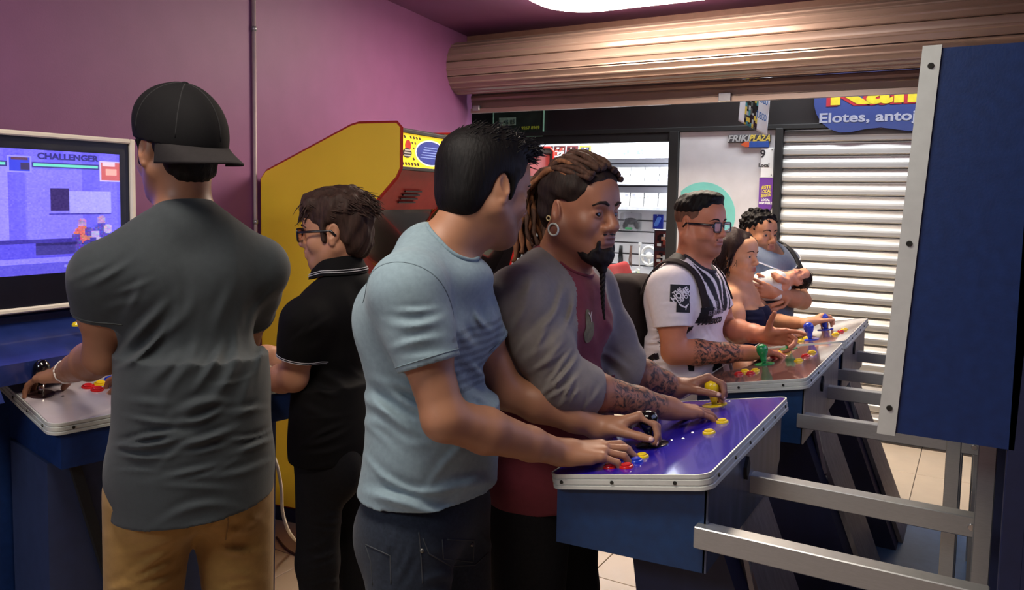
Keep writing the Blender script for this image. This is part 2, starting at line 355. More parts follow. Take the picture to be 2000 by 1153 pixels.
# green framed notice at the left of the fascia
gn = thing('framed_notice', 'dark green framed notice at the left end of the fascia', 'sign', PY(1012, 238, YF-.01))
q0, q1 = PY(963, 262, YF-.012), PY(1061, 256, YF-.012)
MB().box((q0[0], YF-.01, 2.1), (q1[0], YF-.002, 2.42), .002).build('board', M('notice_dark', (34, 46, 38), .4, noise=(14, .6)), gn, world=True)
fm = MB()
for a, b in (((q0[0], 2.1), (q0[0], 2.42)), ((q0[0], 2.1), (q1[0], 2.1)), ((q1[0], 2.1), (q1[0], 2.42)), ((q0[0], 2.42), (q1[0], 2.42))):
    fm.box((min(a[0], b[0])-.004, YF-.016, min(a[1], b[1])-.004), (max(a[0], b[0])+.004, YF-.004, max(a[1], b[1])+.004))
fm.build('frame', M('notice_edge', (146, 196, 168), .5), gn, world=True)
o_ = PY(993, 238, YF-.0115); MB().box((o_[0]-.09, YF-.014, o_[2]-.03), (o_[0]+.07, YF-.01, o_[2]+.035), 0).build('paper_slip', M('slip', (142, 170, 152), .6, noise=(30, .3)), gn, world=True)
lettering('lettering', '45.85', .05, o_+np.array([.01, -.003, -.005]), (1, 0, 0), (0, 0, 1), M('notice_ink', (60, 84, 74), .6), gn, .001)
o_ = PY(1036, 250, YF-.0115); lettering('lettering', '9267 8969', .036, o_, (1, 0, 0), (0, 0, 1), M('notice_lime', (172, 190, 60), .5), gn, .001, .17)
# hanging banner
hb = thing('hanging_banner', 'glossy hanging paper banner with lettering, tilted under the rolled shutter', 'banner', PY(1475, 200, 5.45))
P4 = [PY(1442, 236, 5.45), PY(1497, 266, 5.38), PY(1508, 150, 5.38), PY(1450, 150, 5.45)]
n_, m_ = 16, 24; img = np.zeros((m_, n_, 3)); img[:] = (222, 228, 236)
img[:, 3:10] = (30, 40, 40)
for _ in range(90):
    r, c = RNG.integers(0, m_), RNG.integers(3, 10); img[r:r+2, c:c+1] = [(70, 150, 160), (180, 190, 190), (14, 18, 22), (90, 100, 96), (214, 196, 80)][RNG.integers(0, 5)]
img[:10, 2:4] = (226, 206, 96)
bm_ = M('banner_print', rough=.25, attr='tint', noise=(20, .05), coat=.3)
V, cols = [], []
for r in range(m_+1):
    for c in range(n_+1):
        s_, t_ = c/n_, 1-r/m_; p = (1-s_)*(1-t_)*P4[0]+s_*(1-t_)*P4[1]+s_*t_*P4[2]+(1-s_)*t_*P4[3]
        V.append(p+np.array([0, .02*sin(s_*3)*(1-t_), 0]))
i = np.arange(n_*m_); a = (i//n_)*(n_+1)+i % n_; F = np.stack([a+n_+1, a+n_+2, a+1, a], 1)
sb = mk('sheet', V, F, bm_, hb, attrs={'tint': ('FACE', np.where(img/255. <= .04045, img/255/12.92, ((img/255+.055)/1.055)**2.4).reshape(-1, 3))}, world=True)
so = sb.modifiers.new('thickness', 'SOLIDIFY'); so.thickness = .002
for p in (P4[2], P4[3]): MB().tube([p, np.array([p[0], p[1], 3.3])], .0012, 5).build('string', white_p, hb, world=True)
xd = P4[1]-P4[0]; yd = P4[3]-P4[0]
for k, w_ in enumerate(('VIDEO', 'JUEGO')):
    lettering('lettering', w_, .062, P4[0]+xd*.79+yd*(.72-.36*k)+np.array([0, -.012, -.0]), xd, yd, M('banner_ink', (40, 96, 160), .4), hb, .001, .085)
# plaza sign, shop number plate and violet placard
pz = thing('plaza_sign', 'cut-out wall sign reading FRIKIPLAZA over a blue plate on the mural board', 'sign', PY(1464, 272, YF))
o_ = PY(1464, 271, YF-.004); pl_ = MB().box((o_[0]-.15, YF-.016, o_[2]-.028), (o_[0]+.15, YF-.002, o_[2]+.028), .004).build('back_plate', M('sign_dark', (58, 56, 60), .5), pz, world=True)
lettering('lettering', 'FRIKI', .062, o_+np.array([-.072, -.0125, 0]), (1, 0, 0), (0, 0, 1), M('sign_grey', (160, 160, 160), .4), pz, .002, .15, shear=.25)
lettering('lettering', 'PLAZA', .062, o_+np.array([.076, -.0125, 0]), (1, 0, 0), (0, 0, 1), M('sign_gold', (196, 172, 74), .4), pz, .002, .145, shear=.25)
o_ = PY(1481, 282, YF-.004); MB().box((o_[0]-.065, YF-.018, o_[2]-.024), (o_[0]+.075, YF-.002, o_[2]+.022), .004).build('blue_plate', M('plate_blue', (38, 74, 150), .4), pz, world=True)
MB().prism([(o_[0]-.12, o_[2]), (o_[0]-.085, o_[2]+.02), (o_[0]-.06, o_[2]+.018), (o_[0]-.06, o_[2]-.018), (o_[0]-.09, o_[2]-.018)], 1, YF-.02, YF-.002).build('flame_badge', M('badge_orange', (196, 84, 46), .4), pz, world=True)
np_ = thing('number_plate', 'white shop number plate with small black print above the violet placard', 'sign', PY(1495, 318, YF))
a, b = PY(1485, 347, YF-.01), PY(1512, 289, YF-.01)
MB().box((a[0], YF-.012, a[2]), (b[0], YF-.002, b[2]), .002).build('plate', white_p, np_, world=True)
ik = M('print_black', (44, 40, 44), .5)
lettering('lettering', '9', .075, PY(1490, 301, YF-.012), (1, 0, 0), (0, 0, 1), ik, np_, .002)
lettering('lettering', 'Local', .036, PY(1492, 323, YF-.012), (1, 0, 0), (0, 0, 1), ik, np_, .0012)
for px, py in ((1508, 292), (1506, 342)):
    q = PY(px, py, YF-.012); MB().ball(q, .004, 8, 6).build('screw', dark_screw, np_, world=True)
vp = thing('violet_placard', 'violet placard with yellow lettering under the white number plate', 'sign', PY(1493, 375, YF))
a, b = PY(1481, 404, YF-.01), PY(1510, 348, YF-.01)
MB().prism([(a[0], b[2]), (b[0], b[2]), (b[0], a[2]+.0), (b[0]-.02, a[2]-.035), (a[0], a[2])], 1, YF-.012, YF-.002).build('plate', M('violet', (106, 52, 150), .4, noise=(8, .1)), vp, world=True)
yl_ = M('placard_yellow', (226, 210, 66), .4)
for k, w_ in enumerate(('¡ESTE', 'LOCAL', 'SE RENTA!')):
    lettering('lettering', w_, .03, PY(1496, 366+8*k, YF-.012), (1, 0, .12), (0, 0, 1), yl_, vp, .001, .07)
for k, w_ in enumerate(('LOCAL', 'DISPONIBLE')):
    lettering('lettering', w_, .022, PY(1495, 391+6*k, YF-.012), (1, 0, 0), (0, 0, 1), white_p, vp, .0008, (.06, .09)[k])

# ------------------------------------------------------------------ game shop beyond the corridor
YS = 6.62
wall_s = M('slatwall_white', (226, 228, 234), .35, noise=(8, .04), coat=.2)
struct(box('wall_shop_back', (-4.6, YS+.02, 0), (-1.3, YS+.1, 2.5), M('groove_dark', (92, 92, 98), .6), bev=0))
struct(box('wall_shop_right', (-1.93, YF+.13, 0), (-1.88, YS+.02, 2.5), wall_s, bev=0))
struct(box('wall_shop_left', (-4.45, YF+.13, 0), (-4.4, YS+.02, 2.5), wall_s, bev=0))
struct(box('ceiling_shop', (-4.6, YF+.13, 2.42), (-1.9, YS+.05, 2.5), wall_s, bev=0))
sw = struct(box('wall_slat', (-4.4, YS+.012, .5), (-1.93, YS+.02, 2.42), M('groove_dark'), bev=0))
z = .52; p0 = None
while z < 2.36:
    if p0 is None: p0 = MB().box((-4.4, YS-.004, 0), (-1.93, YS+.014, .088), .004).build('panel', wall_s, sw); p0.location = (0, 0, z)
    else: d = dupe(p0, 'panel'); d.location = (0, 0, z)
    z += .1
# two shelf ledges with game cases
def ledge(px0, px1, py, lab):
    a, b = PY(px0, py, YS-.11), PY(px1, py, YS-.11)
    t = thing('wall_shelf', lab, 'shelf', ((a[0]+b[0])/2, YS, a[2]))
    MB().box((a[0], YS-.12, a[2]-.012), (b[0], YS-.004, a[2]), .002).build('shelf_board', M('acrylic', (206, 210, 220), .15, coat=.5), t, world=True)
    MB().box((a[0], YS-.124, a[2]-.012), (b[0], YS-.12, a[2]+.018), .002).build('front_lip', M('acrylic'), t, world=True); return a[0], b[0], a[2]
art_m = M('cover_print', rough=.2, attr='tint', noise=(30, .05), coat=.5)
def cover(kind):
    im = np.zeros((12, 9, 3)); base = {'dark': (74, 34, 34), 'yellow': (40, 36, 40), 'light': (214, 216, 222), 'white': (232, 232, 234)}[kind]; im[:] = base
    for _ in range({'dark': 26, 'yellow': 26, 'light': 20, 'white': 9}[kind]):
        r, c = RNG.integers(1, 10), RNG.integers(1, 7); pal = {'dark': [(140, 60, 50), (30, 20, 24), (190, 150, 130), (210, 210, 210)], 'yellow': [(230, 226, 220), (60, 60, 90), (20, 20, 24)], 'light': [(120, 130, 170), (170, 176, 190), (90, 100, 130)], 'white': [(200, 202, 206), (178, 180, 190)]}[kind]
        im[r:r+2, c:c+2] = pal[RNG.integers(0, len(pal))]
    if kind == 'yellow': im[:, :1] = im[:, -1:] = (226, 206, 40); im[:1] = (226, 206, 40)
    return im
def case(x, z, w, h, kind, lab, grp, lean=.16, cat='game case', y=None):
    t = thing('game_case', lab, cat, (x, YS-.1 if y is None else y, z), group=grp); t.rotation_euler = (-lean, 0, 0)
    MB().box((-w/2, -.007, 0), (w/2, .007, h), .002).build('case', white_p if kind in ('white', 'light') else M('case_dark', (60, 58, 60), .3), t)
    canvas('cover', cover(kind), (-w/2+.004, -.0076, .004), (1, 0, 0), (0, 0, 1), w-.008, h-.008, art_m, t, world=False)
rows = [(1055, 1316, 309, 284, 'topmost', ['dark', 'dark', 'dark', 'yellow', 'light', 'light', 'light', 'light', 'white', 'white']),
        (1050, 1314, 357, 325, 'second', ['white']*10), (1050, 1312, 403, 371, 'third', ['white', 'light']+['white']*8)]
desc = {'dark': 'dark red game case', 'yellow': 'yellow edged game case', 'light': 'pale blue printed game case', 'white': 'plain white game case'}
ordw = ['first', 'second', 'third', 'fourth', 'fifth', 'sixth', 'seventh', 'eighth', 'ninth', 'tenth']
for px0, px1, py, pt, nm, kinds in rows:
    xa, xb, zz = ledge(px0, px1, py, '%s white wall shelf of game cases in the bright shop' % nm)
    hh = PY(1200, pt, YS-.1)[2]-PY(1200, py, YS-.1)[2]; n = len(kinds); w = (xb-xa)/n
    for k, kd in enumerate(kinds):
        case(xa+w*(k+.5), zz+.001, w*.93, hh*.97, kd, '%s, %s from the left on the %s shop shelf' % (desc[kd], ordw[k], nm), 'game cases on the %s shop shelf' % nm)
# wire rail of the topmost shelf
# hanging goods
def hook(t, x, z, L=.05): MB().tube([(x, YS-.002, z), (x, YS-L, z), (x, YS-L-.004, z+.01)], .0025, n=6).build('hook', chrome, t, world=True)
clearp = M('blister_plastic', (235, 238, 245), .08, trans=.9, alpha=.45)
q = PY(1233, 432, YS-.05); t = thing('packed_gamepad', 'black game controller in a clear blister pack on the shop wall', 'controller', q)
bp = MB(); bp.ball(q, (.058, .028, .03), 16, 10); bp.ball(q+np.array([-.05, 0, -.03]), (.024, .02, .045), 12, 8, np.array(Matrix.Rotation(.35, 3, 'Y'))); bp.ball(q+np.array([.05, 0, -.03]), (.024, .02, .045), 12, 8, np.array(Matrix.Rotation(-.35, 3, 'Y')))
bp.build('gamepad_body', black, t, True, world=True)
for dx, dz in ((-.03, .012), (.018, -.012)): MB().cyl(q+np.array([dx, -.024, dz]), q+np.array([dx, -.042, dz]), .010, .012, 12).build('thumbstick', blackm, t, True, world=True)
MB().box(q+np.array([-.045, -.03, -.075]), q+np.array([.02, -.01, -.055]), .004).build('green_strip', GRN, t, world=True)
MB().prism(rrect(q[0]-.085, q[2]-.085, q[0]+.085, q[2]+.075, .02), 1, q[1]-.05, q[1]+.03).build('blister', clearp, t, world=True); hook(t, q[0], q[2]+.07)
q = PY(1285, 433, YS-.03); t = thing('packed_remote', 'small blue carded accessory hanging on the shop wall', 'accessory', q)
MB().box(q+np.array([-.046, 0, -.062]), q+np.array([.046, .012, .062]), .002).build('card', M('card_blue', (34, 54, 160), .3), t, world=True)
MB().prism(rrect(-.016, -.045, .016, .045, .014), 1, -.02, 0).build('remote', M('remote_blue', (88, 130, 214), .3), t).rotation_euler = (0, .45, 0); hook(t, q[0], q[2]+.05)
q = PY(1268, 500, YS-.06); t = thing('wheel_controller', 'white plastic steering wheel controller hanging on the shop wall', 'controller', q)
MB().torus(q, (0.25, 1, 0), .078, .014).build('rim', white_p, t, True, world=True)
MB().ball(q, (.034, .016, .034), 14, 8).build('hub', white_p, t, True, world=True)
for a in (radians(0), radians(180), radians(270)): MB().tube([q, q+.075*np.array([cos(a), 0, sin(a)])], .011, n=8).build('spoke', white_p, t, True, world=True)
hook(t, q[0], q[2]+.09)
for px, lab, m in ((1213, 'bundle of black cables hanging left on the shop wall', black), (1234, 'thin brown and grey cables hanging on the shop wall beside the black bundle', M('cable_brown', (128, 96, 84), .5))):
    q = PY(px, 480, YS-.03); t = thing('hanging_cables', lab, 'cable', q); hook(t, q[0], q[2]+.0)
    for k in range(5 if m is black else 3):
        dx = (k-2)*.006; MB().tube([q+np.array([dx, 0, 0]), q+np.array([dx*1.2, -.004, -.06]), q+np.array([dx*1.8, -.004, -.13]), q+np.array([dx*1.3, 0, -.165-.01*k])], .004, n=6).build('cable', m, t, True, world=True)
q = PY(1250, 478, YS-.03); t = thing('white_charging_cable', 'thin white cable hanging beside the wheel controller', 'cable', q)
MB().tube([q, q+np.array([-.004, 0, -.1]), q+np.array([.004, 0, -.24])], .006, n=8).build('wire', white_p, t, True, world=True)
MB().box(q+np.array([-.012, -.012, -.01]), q+np.array([.014, .012, .02]), .004).build('plug', white_p, t, world=True)
cols = [('black', black), ('black', black), ('green', GRN), ('dark green', M('dkgreen', (30, 84, 52), .35)), ('brown', M('brownp', (128, 92, 66), .4)), ('blue', BLU), ('white', white_p), ('lime', M('limep', (152, 190, 60), .4)), ('rust', M('rustp', (150, 70, 50), .4))]
for k, (cn, m) in enumerate(cols):
    q = PY(1204+k*5.6, 556, YS-.16); lab = '%s slim boxed accessory, %s from the left in the row below the cables' % (cn, ordw[k])
    t = thing('boxed_stylus', lab, 'accessory', (q[0], YS-.16, q[2]), group='slim boxes in a row below the hanging cables'); t.rotation_euler = (0, .12 if k in (5, 7) else .0, 0)
    MB().box((-.0095, -.03, 0), (.0095, .03, .115-.012*(k % 3)), .002).build('sleeve_box', m, t); MB().box((-.008, -.031, .02), (.008, -.03, .05), 0).build('print_label', white_p, t)
q = PY(1228, 557, YS-.2); a, b = PY(1196, 557, YS-.2), PY(1262, 557, YS-.2)
t = thing('accessory_tray', 'dark tray holding the slim boxed accessories', 'tray', (q[0], YS-.16, q[2]-.02))
MB().box((a[0], YS-.22, q[2]-.03), (b[0]+.03, YS-.004, q[2]-.006), .003).build('tray_base', white_p, t, world=True)
MB().box((a[0], YS-.224, q[2]-.03), (b[0]+.03, YS-.22, q[2]+.012), .002).build('front_lip', M('acrylic'), t, world=True)
q = PY(1246, 557, YS-.12); t = thing('white_remote', 'white wand shaped game remote standing beside the slim boxes', 'controller', q)
MB().prism(rrect(q[0]-.018, q[2]-.004, q[0]+.018, q[2]+.145, .012), 1, YS-.16, YS-.13).build('remote_body', white_p, t, world=True)
MB().cyl((q[0], YS-.164, q[2]+.06), (q[0], YS-.159, q[2]+.06), .007, n=10).build('round_button', M('btn_grey', (150, 160, 170), .3), t, world=True)
MB().cyl((q[0], YS-.164, q[2]+.115), (q[0], YS-.159, q[2]+.115), .009, n=10).build('direction_pad', M('btn_grey'), t, world=True)
q = PY(1292, 500, YS-.3); t = thing('dark_display', 'tall dark glossy display of game cases beside the shop door post', 'display stand', (q[0], YS-.3, 0))
a, b = PY(1277, 448, YS-.35), PY(1312, 448, YS-.35)
MB().box((a[0], YS-.34, .75), (b[0]+.03, YS-.26, a[2]), .004).build('cabinet_body', M('display_dark', (40, 38, 44), .2, noise=(12, .3), coat=.4), t, world=True)
for k in range(5): canvas('cover', cover('dark')*.8, (a[0]+.012, YS-.3415, a[2]-.15-.165*k), (1, 0, 0), (0, 0, 1), b[0]-a[0]-.0, .135, art_m, t)
q = PY(1190, 592, YF+.2); t = thing('shop_counter', 'pale shop counter with glass front under the wall of accessories', 'counter', (-2.9, YF+.3, 0))
zc = PY(1190, 578, YF+.25)[2]
MB().box((-4.2, YF+.16, zc-.04), (-2.05, YF+.5, zc), .004).build('counter_top', M('counter_white', (214, 224, 220), .25, coat=.4), t, world=True)
MB().box((-4.2, YF+.2, .0), (-2.05, YF+.48, zc-.04), .004).build('counter_body', M('counter_green', (150, 168, 156), .35), t, world=True)
q = PY(1214, 572, YF+.4); t = thing('black_console', 'low black game console box lying on the shop counter', 'console', (q[0], YF+.4, zc))
MB().box((-.16, -.1, 0), (.2, .1, .05), .006).build('console_body', black, t); MB().box((-.14, -.102, .015), (.05, -.1, .03), 0).build('drive_slot', blackm, t); MB().ball((.14, -.101, .03), .006, 8, 6).build('power_button', chrome, t)
# shop left side: poster frame, white stand with headset (seen between the two heads)
q = PY(1010, 495, YS-.32); t = thing('white_headset', 'white ring shaped headset on the shop wall between the two men', 'headset', q)
MB().torus(q, (0.2, 1, .1), .075, .018).build('band', white_p, t, True, world=True); MB().tube([q+np.array([0, 0, .075]), np.array([q[0], YS, q[2]+.08])], .003, 6).build('hook', chrome, t, True, world=True); MB().ball(q+np.array([0, .0, -.0]), (.05, .02, .05), 14, 8).build('ear_cup', black, t, True, world=True)
q = PY(1020, 452, YS-.02); t = thing('pale_poster', 'pale printed poster with a blue corner on the shop side wall', 'poster', q)
MB().box(q+np.array([-.14, 0, -.3]), q+np.array([.24, .012, .3]), .002).build('sheet', white_p, t, world=True); MB().box(q+np.array([-.14, -.002, .08]), q+np.array([-.06, 0, .26]), 0).build('blue_corner', M('card_blue'), t, world=True)
# ================================================================== ARCADE MACHINES OF THE RIGHT-HAND ROW
XF, XB, ZF, ZB = -.824, -.45, .965, 1.038
def deck_z(x): return ZF+(ZB-ZF)*(x-XF)/(XB-XF)
TILT = atan2(ZB-ZF, XB-XF)
def deckA(x, y, z=0.):      # machine-local frame on the sloping deck
    A = np.eye(4); A[:3, :3] = np.array(Matrix.Rotation(-TILT, 3, 'Y')); A[:3, 3] = (x, y, deck_z(x)+z); return A
def joystick(t, x, y, ball_m, ball=False, lean=(0, 0), dust=None, A=None, s=1.):
    A = deckA(x, y) if A is None else A; A = A.copy(); A[:3, :3] *= s
    j = MB().lathe([(.036, .0), (.036, .003), (.03, .0045), (.012, .005)], n=24, A=A).build('joystick', dust or ball_m, t, 35)
    L = np.array(Matrix.Rotation(lean[0], 4, 'X') @ Matrix.Rotation(lean[1], 4, 'Y')); B = np.array(A) @ L
    MB().lathe([(.008, .003), (.008, .03)], n=12, A=B).build('shaft', chrome, j, True)
    if ball: MB().lathe([(.006, .028), (.008, .034), (.012, .04), (.019, .052), (.0235, .068), (.0235, .082), (.019, .096), (.01, .105), (.003, .108)], n=24, A=B).build('ball_grip', ball_m, j, True)
    else: MB().lathe([(.0095, .012), (.011, .015), (.0115, .023), (.0135, .031), (.0185, .041), (.0215, .051), (.0215, .060), (.0185, .068), (.011, .074), (.004, .076)], n=24, A=B).build('bat_grip', ball_m, j, True)
    return j
def button(t, x, y, m, A=None, r=.0165):
    A = deckA(x, y) if A is None else A
    b = MB().lathe([(r, 0), (r, .003), (r*.93, .0055), (r*.78, .006), (r*.76, .0035)], n=20, A=A).build('button', m, t, 40)
    MB().lathe([(r*.7, .003), (r*.7, .0088), (r*.6, .0102), (r*.2, .0097)], n=16, A=A).build('plunger', m, b, 40); return b
def screw(t, p, axis, r=.0048, m=None):
    p = np.array(p, float); a = np.array(axis, float); MB().cyl(p-a*.002, p+a*.002, r, r*.8, 10).build('screw', m or dark_screw, t, 40)
box_n = M('box_blue', (12, 50, 92), .42, noise=(40, .18), bump=(220, .12, .0015))
def machine(Y0, L, top_m, label, sticks, buttons, box_m, first=False):
    t = thing('arcade_machine', label, 'arcade machine', (0, Y0, 0))
    # control deck: laminated board, clear top sheet, grooved trim
    zA = deckA(XF, 0); w = (XB-XF)/cos(TILT)
    out = rrect(0, 0, w, L, .03, 6, (0, 1, 1, 1)) if True else None
    MB().prism(rrect(.004, .004, w-.004, L-.004, .028), 2, -.030, -.001).build('deck_board', navy_d, t).matrix_basis = Matrix(zA.tolist())
    tp = MB().prism(rrect(.006, .006, w-.006, L-.006, .026), 2, -.001, .0008).build('deck_sheet', top_m, t); tp.matrix_basis = Matrix(zA.tolist())
    oo, ii = rrect(0, 0, w, L, .03, 7), rrect(.004, .004, w-.004, L-.004, .026, 7); n = len(oo); mb = MB()
    prof = [(1, .0018), (.0, .0018), (-.0, -.006), (.6, -.0075), (.6, -.009), (0, -.0105), (0, -.020), (.6, -.0215), (.6, -.023), (0, -.0245), (0, -.032), (1, -.032)]
    V = [((oo[k][0]*(1-f)+ii[k][0]*f), (oo[k][1]*(1-f)+ii[k][1]*f), z) for f, z in prof for k in range(n)]; m = len(prof)
    mb.add(V, [(i*n+k, i*n+(k+1) % n, ((i+1) % m)*n+(k+1) % n, ((i+1) % m)*n+k) for i in range(m) for k in range(n)])
    tr = mb.build('edge_trim', alu_trim, t, 25); tr.matrix_basis = Matrix(zA.tolist())
    R3 = zA[:3, :3]
    for x in (.035, w*.42, w*.8): screw(tr, (x, -.0005, -.0155), (0, -1, 0))
    for k in range(6): y = .06+k*(L-.12)/5; screw(tr, (w+.0005, y, -.0155), (1, 0, 0)); screw(tr, (-.0005, y, -.0155), (-1, 0, 0))
    # control box
    x0, x1 = XF+.012, XB-.012; zb = .815
    MB().prism([(x0, ZF-.03), (x0, .80), (x1, zb), (x1, ZB-.034)], 1, .03, L-.05).build('control_box', box_n, t)
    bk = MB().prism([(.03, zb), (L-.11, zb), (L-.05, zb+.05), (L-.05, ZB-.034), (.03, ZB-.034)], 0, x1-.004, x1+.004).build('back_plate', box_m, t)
    q = L*.42; MB().prism([(q, .93), (q+.018, .945), (q+.022, .965), (q+.008, .985), (q-.012, .962), (q-.01, .945)], 0, x1+.003, x1+.012).build('vent_flap', blackm, t)
    # leaning pedestal
    a, b = L*.36, L*.86
    MB().prism([(-.74, .835), (-.52, .835), (-.2, .0), (-.62, .0)], 1, a, b).build('pedestal', navy_d, t)
    bb = MB().prism([(-.518, .835), (-.5, .835), (-.18, .0), (-.198, .0)], 1, a+.1, b+.01).build('back_board', grey_board, t)
    MB().tube([(-.48, a+.09, .80), (-.44, a+.1, .62)], .012, n=6).build('stay_bar', alu, t)
    MB().cyl((-.455, a+.1, .60), (-.43, a+.13, .60), .022, n=14).build('wing_nut', chrome, t, 40)
    # rails to the screen stand
    for y in (.0 if first else .02, L*.49 if first else L*.62):
        zt = .922 if first else .915
        r = MB().box((XB-.03, y+.005, zt-.046), (.05, y+.045, zt), .002).build('rail', alu, t)
        screw(r, (.02, y+.004, zt-.023), (0, -1, 0), .009, chrome)
    # screen stand
    for x, y in ((-.045, L-.06), (.022, L*.42), (.06, .0), (.06, L-.05)):
        MB().box((x, y, 0), (x+.034, y+.04, 1.86 if x > 0 else 1.2), .002).build('upright', alu if x < .05 else navy_d, t)
    MB().box((.09, -.0, .0), (.12, L, 1.95), .003).build('rear_board', navy_d, t)
    MB().box((-.42, .12, .0), (.05, L, .1), .004).build('base_plinth', M('plinth_blue', (60, 92, 140), .4, noise=(20, .15)), t)
    # screen housing, leaning back a touch
    sh_ = MB().prism([(-.131, 1.185), (.07, 1.185), (.09, 1.87), (-.092, 1.87)], 1, .0, L).build('screen_housing', navy, t)
    fr = lambda z: -.131+(z-1.185)*(.039/.685)
    for y in (.0, L-.03): 
        tr2 = MB().prism(np.array([(fr(1.185)-.012, 1.18), (fr(1.185)+.018, 1.18), (fr(1.87)+.018, 1.875), (fr(1.87)-.012, 1.875)]), 1, y-.004, y+.03).build('edge_strip', alu_trim, t)
        for z in (1.23, 1.53, 1.84): screw(tr2, (fr(z)+.004, y-.0045, z), (0, -1, 0), .006)
    for za, zc in ((1.18, 1.205), (1.85, 1.875)):
        MB().prism([(fr(za)-.012, za), (fr(za)+.01, za), (fr(zc)+.01, zc), (fr(zc)-.012, zc)], 1, .03, L-.03).build('edge_strip', alu_trim, t)
    MB().prism([(fr(1.27)-.004, 1.27), (fr(1.27), 1.27), (fr(1.8), 1.8), (fr(1.8)-.004, 1.8)], 1, .05, L-.05).build('screen', M('lit_screen', (150, 165, 220), .2, noise=(9, .5), emit=2.2), t)
    for s_ in sticks: joystick(t, *s_[:3], **(s_[3] if len(s_) > 3 else {}))
    for x, y, m in buttons: button(t, x, y, m)
    return t
deck_blue = M('deck_sheet_blue', (38, 24, 156), .17, noise=(4, .2), coat=.28)
deck_grey = M('deck_sheet_grey', (110, 84, 84), .12, .15, noise=(5, .2), coat=.7)
def loc(px, py, Y0):       # deck point seen at a pixel, in the machine's own coordinates
    z = 1.0
    for _ in range(6): p = PZ(px, py, z); z = deck_z(p[0])
    return p[0], p[1]-Y0
Y1, Y2, Y3 = 1.575, 2.63, 3.45; LM = .78
b1 = [(*loc(1385, 847, Y1), YEL), (*loc(1411, 826, Y1), YEL), (*loc(1192, 914, Y1), RED), (*loc(1224, 914, Y1), RED), (*loc(1243, 903, Y1), BLU), (*loc(1254, 894, Y1), YEL), (*loc(1210, 897, Y1), BLU)]
s1 = [(*loc(1274, 870, Y1), BLK, dict(s=1.14)), (*loc(1396, 792, Y1), YEL)]
m1 = machine(Y1, LM, deck_blue, 'nearest blue topped arcade machine, with a black and a yellow joystick', s1, b1, M('lit_scuffed_navy', (62, 68, 88), .36, noise=(9, .45), stretch=(1, 3, .6)), True)  # back plate: grey lit patch put into the navy's colour, plus scuffs
for px, py in ((1352, 846), (1334, 858), (1311, 861), (1412, 797), (1425, 785)):
    x, y = loc(px, py, Y1); MB().lathe([(.005, 0), (.005, .002), (.002, .003)], n=10, A=deckA(x, y)).build('bolt', chrome, m1, 40)
b2 = [(*loc(px, py, Y2), m) for px, py, m in ((1560, 706, YEL), (1573, 697, RED), (1586, 690, YEL), (1455, 727, YEL), (1475, 726, YEL), (1443, 732, RED), (1466, 731, RED), (1512, 697, RED), (1526, 697, RED), (1537, 690, YEL), (1520, 691, YEL))]
m2 = machine(Y2, LM, deck_grey, 'middle arcade machine with two green joysticks and red and yellow buttons', [(*loc(1493, 712, Y2), GRN), (*loc(1540, 682, Y2), GRN)], b2, grey_board)
b3 = [(*loc(px, py, Y3), m) for px, py, m in ((1632, 654, YEL), (1642, 649, RED), (1649, 645, YEL), (1564, 667, YEL), (1576, 662, YEL), (1560, 661, YEL))]
m3 = machine(Y3, LM, deck_grey, 'farthest arcade machine of the row, with two blue joysticks', [(*loc(1583, 664, Y3), BLU), (*loc(1612, 644, Y3), BLU)], b3, grey_board)

# ================================================================== MACHINE AT THE LEFT WALL
LO = np.array([-2.117, 1.17, 0]); LR = radians(-11)       # deck's near front corner; its long edge runs back towards the yellow cabinet
ml = thing('arcade_machine', 'left arcade machine with pale deck and large white framed fighting game screen', 'arcade machine', LO, rz=0)
# local axes: x from the players towards the wall, y along the deck
ml.matrix_basis = Matrix(((-cos(LR), -sin(LR), 0, LO[0]), (-sin(LR), cos(LR), 0, LO[1]), (0, 0, 1, 0), (0, 0, 0, 1)))
ml.rotation_euler = (0, 0, pi); ml.scale = (1, 1, 1)
ml.matrix_basis = Matrix.Translation(LO) @ Matrix.Rotation(pi-LR*-1, 4, 'Z')
def LW(x, y, z):   # here local y is mirrored so that it grows towards the yellow cabinet
    return (x, -y, z)
LD, LLn = .46, .80; zf, zb_ = .965, 1.03; tl = atan2(zb_-zf, LD)
def dA(x, y): A = np.eye(4); A[:3, :3] = np.array(Matrix.Rotation(-tl, 3, 'Y')); A[:3, 3] = (x, -y, zf+(zb_-zf)*x/LD); return A
def deckL_z(x): return zf+(zb_-zf)*x/LD
deck_pale = M('deck_sheet_pale', (196, 186, 190), .14, .1, noise=(5, .12), coat=.7)
A0 = Matrix(dA(0, 0).tolist()); w = LD/cos(tl)
MB().prism(rrect(.004, -LLn+.004, w-.004, -.004, .03), 2, -.03, -.001).build('deck_board', navy_d, ml).matrix_basis = A0
MB().prism(rrect(.006, -LLn+.006, w-.006, -.006, .028), 2, -.001, .0008).build('deck_sheet', deck_pale, ml).matrix_basis = A0
oo, ii = rrect(0, -LLn, w, 0, .035, 7), rrect(.004, -LLn+.004, w-.004, -.004, .031, 7); n = len(oo); prof = [(1, .0018), (.0, .0018), (-.0, -.006), (.6, -.0075), (.6, -.009), (0, -.0105), (0, -.020), (.6, -.0215), (.6, -.023), (0, -.0245), (0, -.032), (1, -.032)]
m = len(prof); V = [((oo[k][0]*(1-f)+ii[k][0]*f), (oo[k][1]*(1-f)+ii[k][1]*f), z) for f, z in prof for k in range(n)]
tr = MB().add(V, [(i*n+k, i*n+(k+1) % n, ((i+1) % m)*n+(k+1) % n, ((i+1) % m)*n+k) for i in range(m) for k in range(n)]).build('edge_trim', alu_trim, ml, 25); tr.matrix_basis = A0
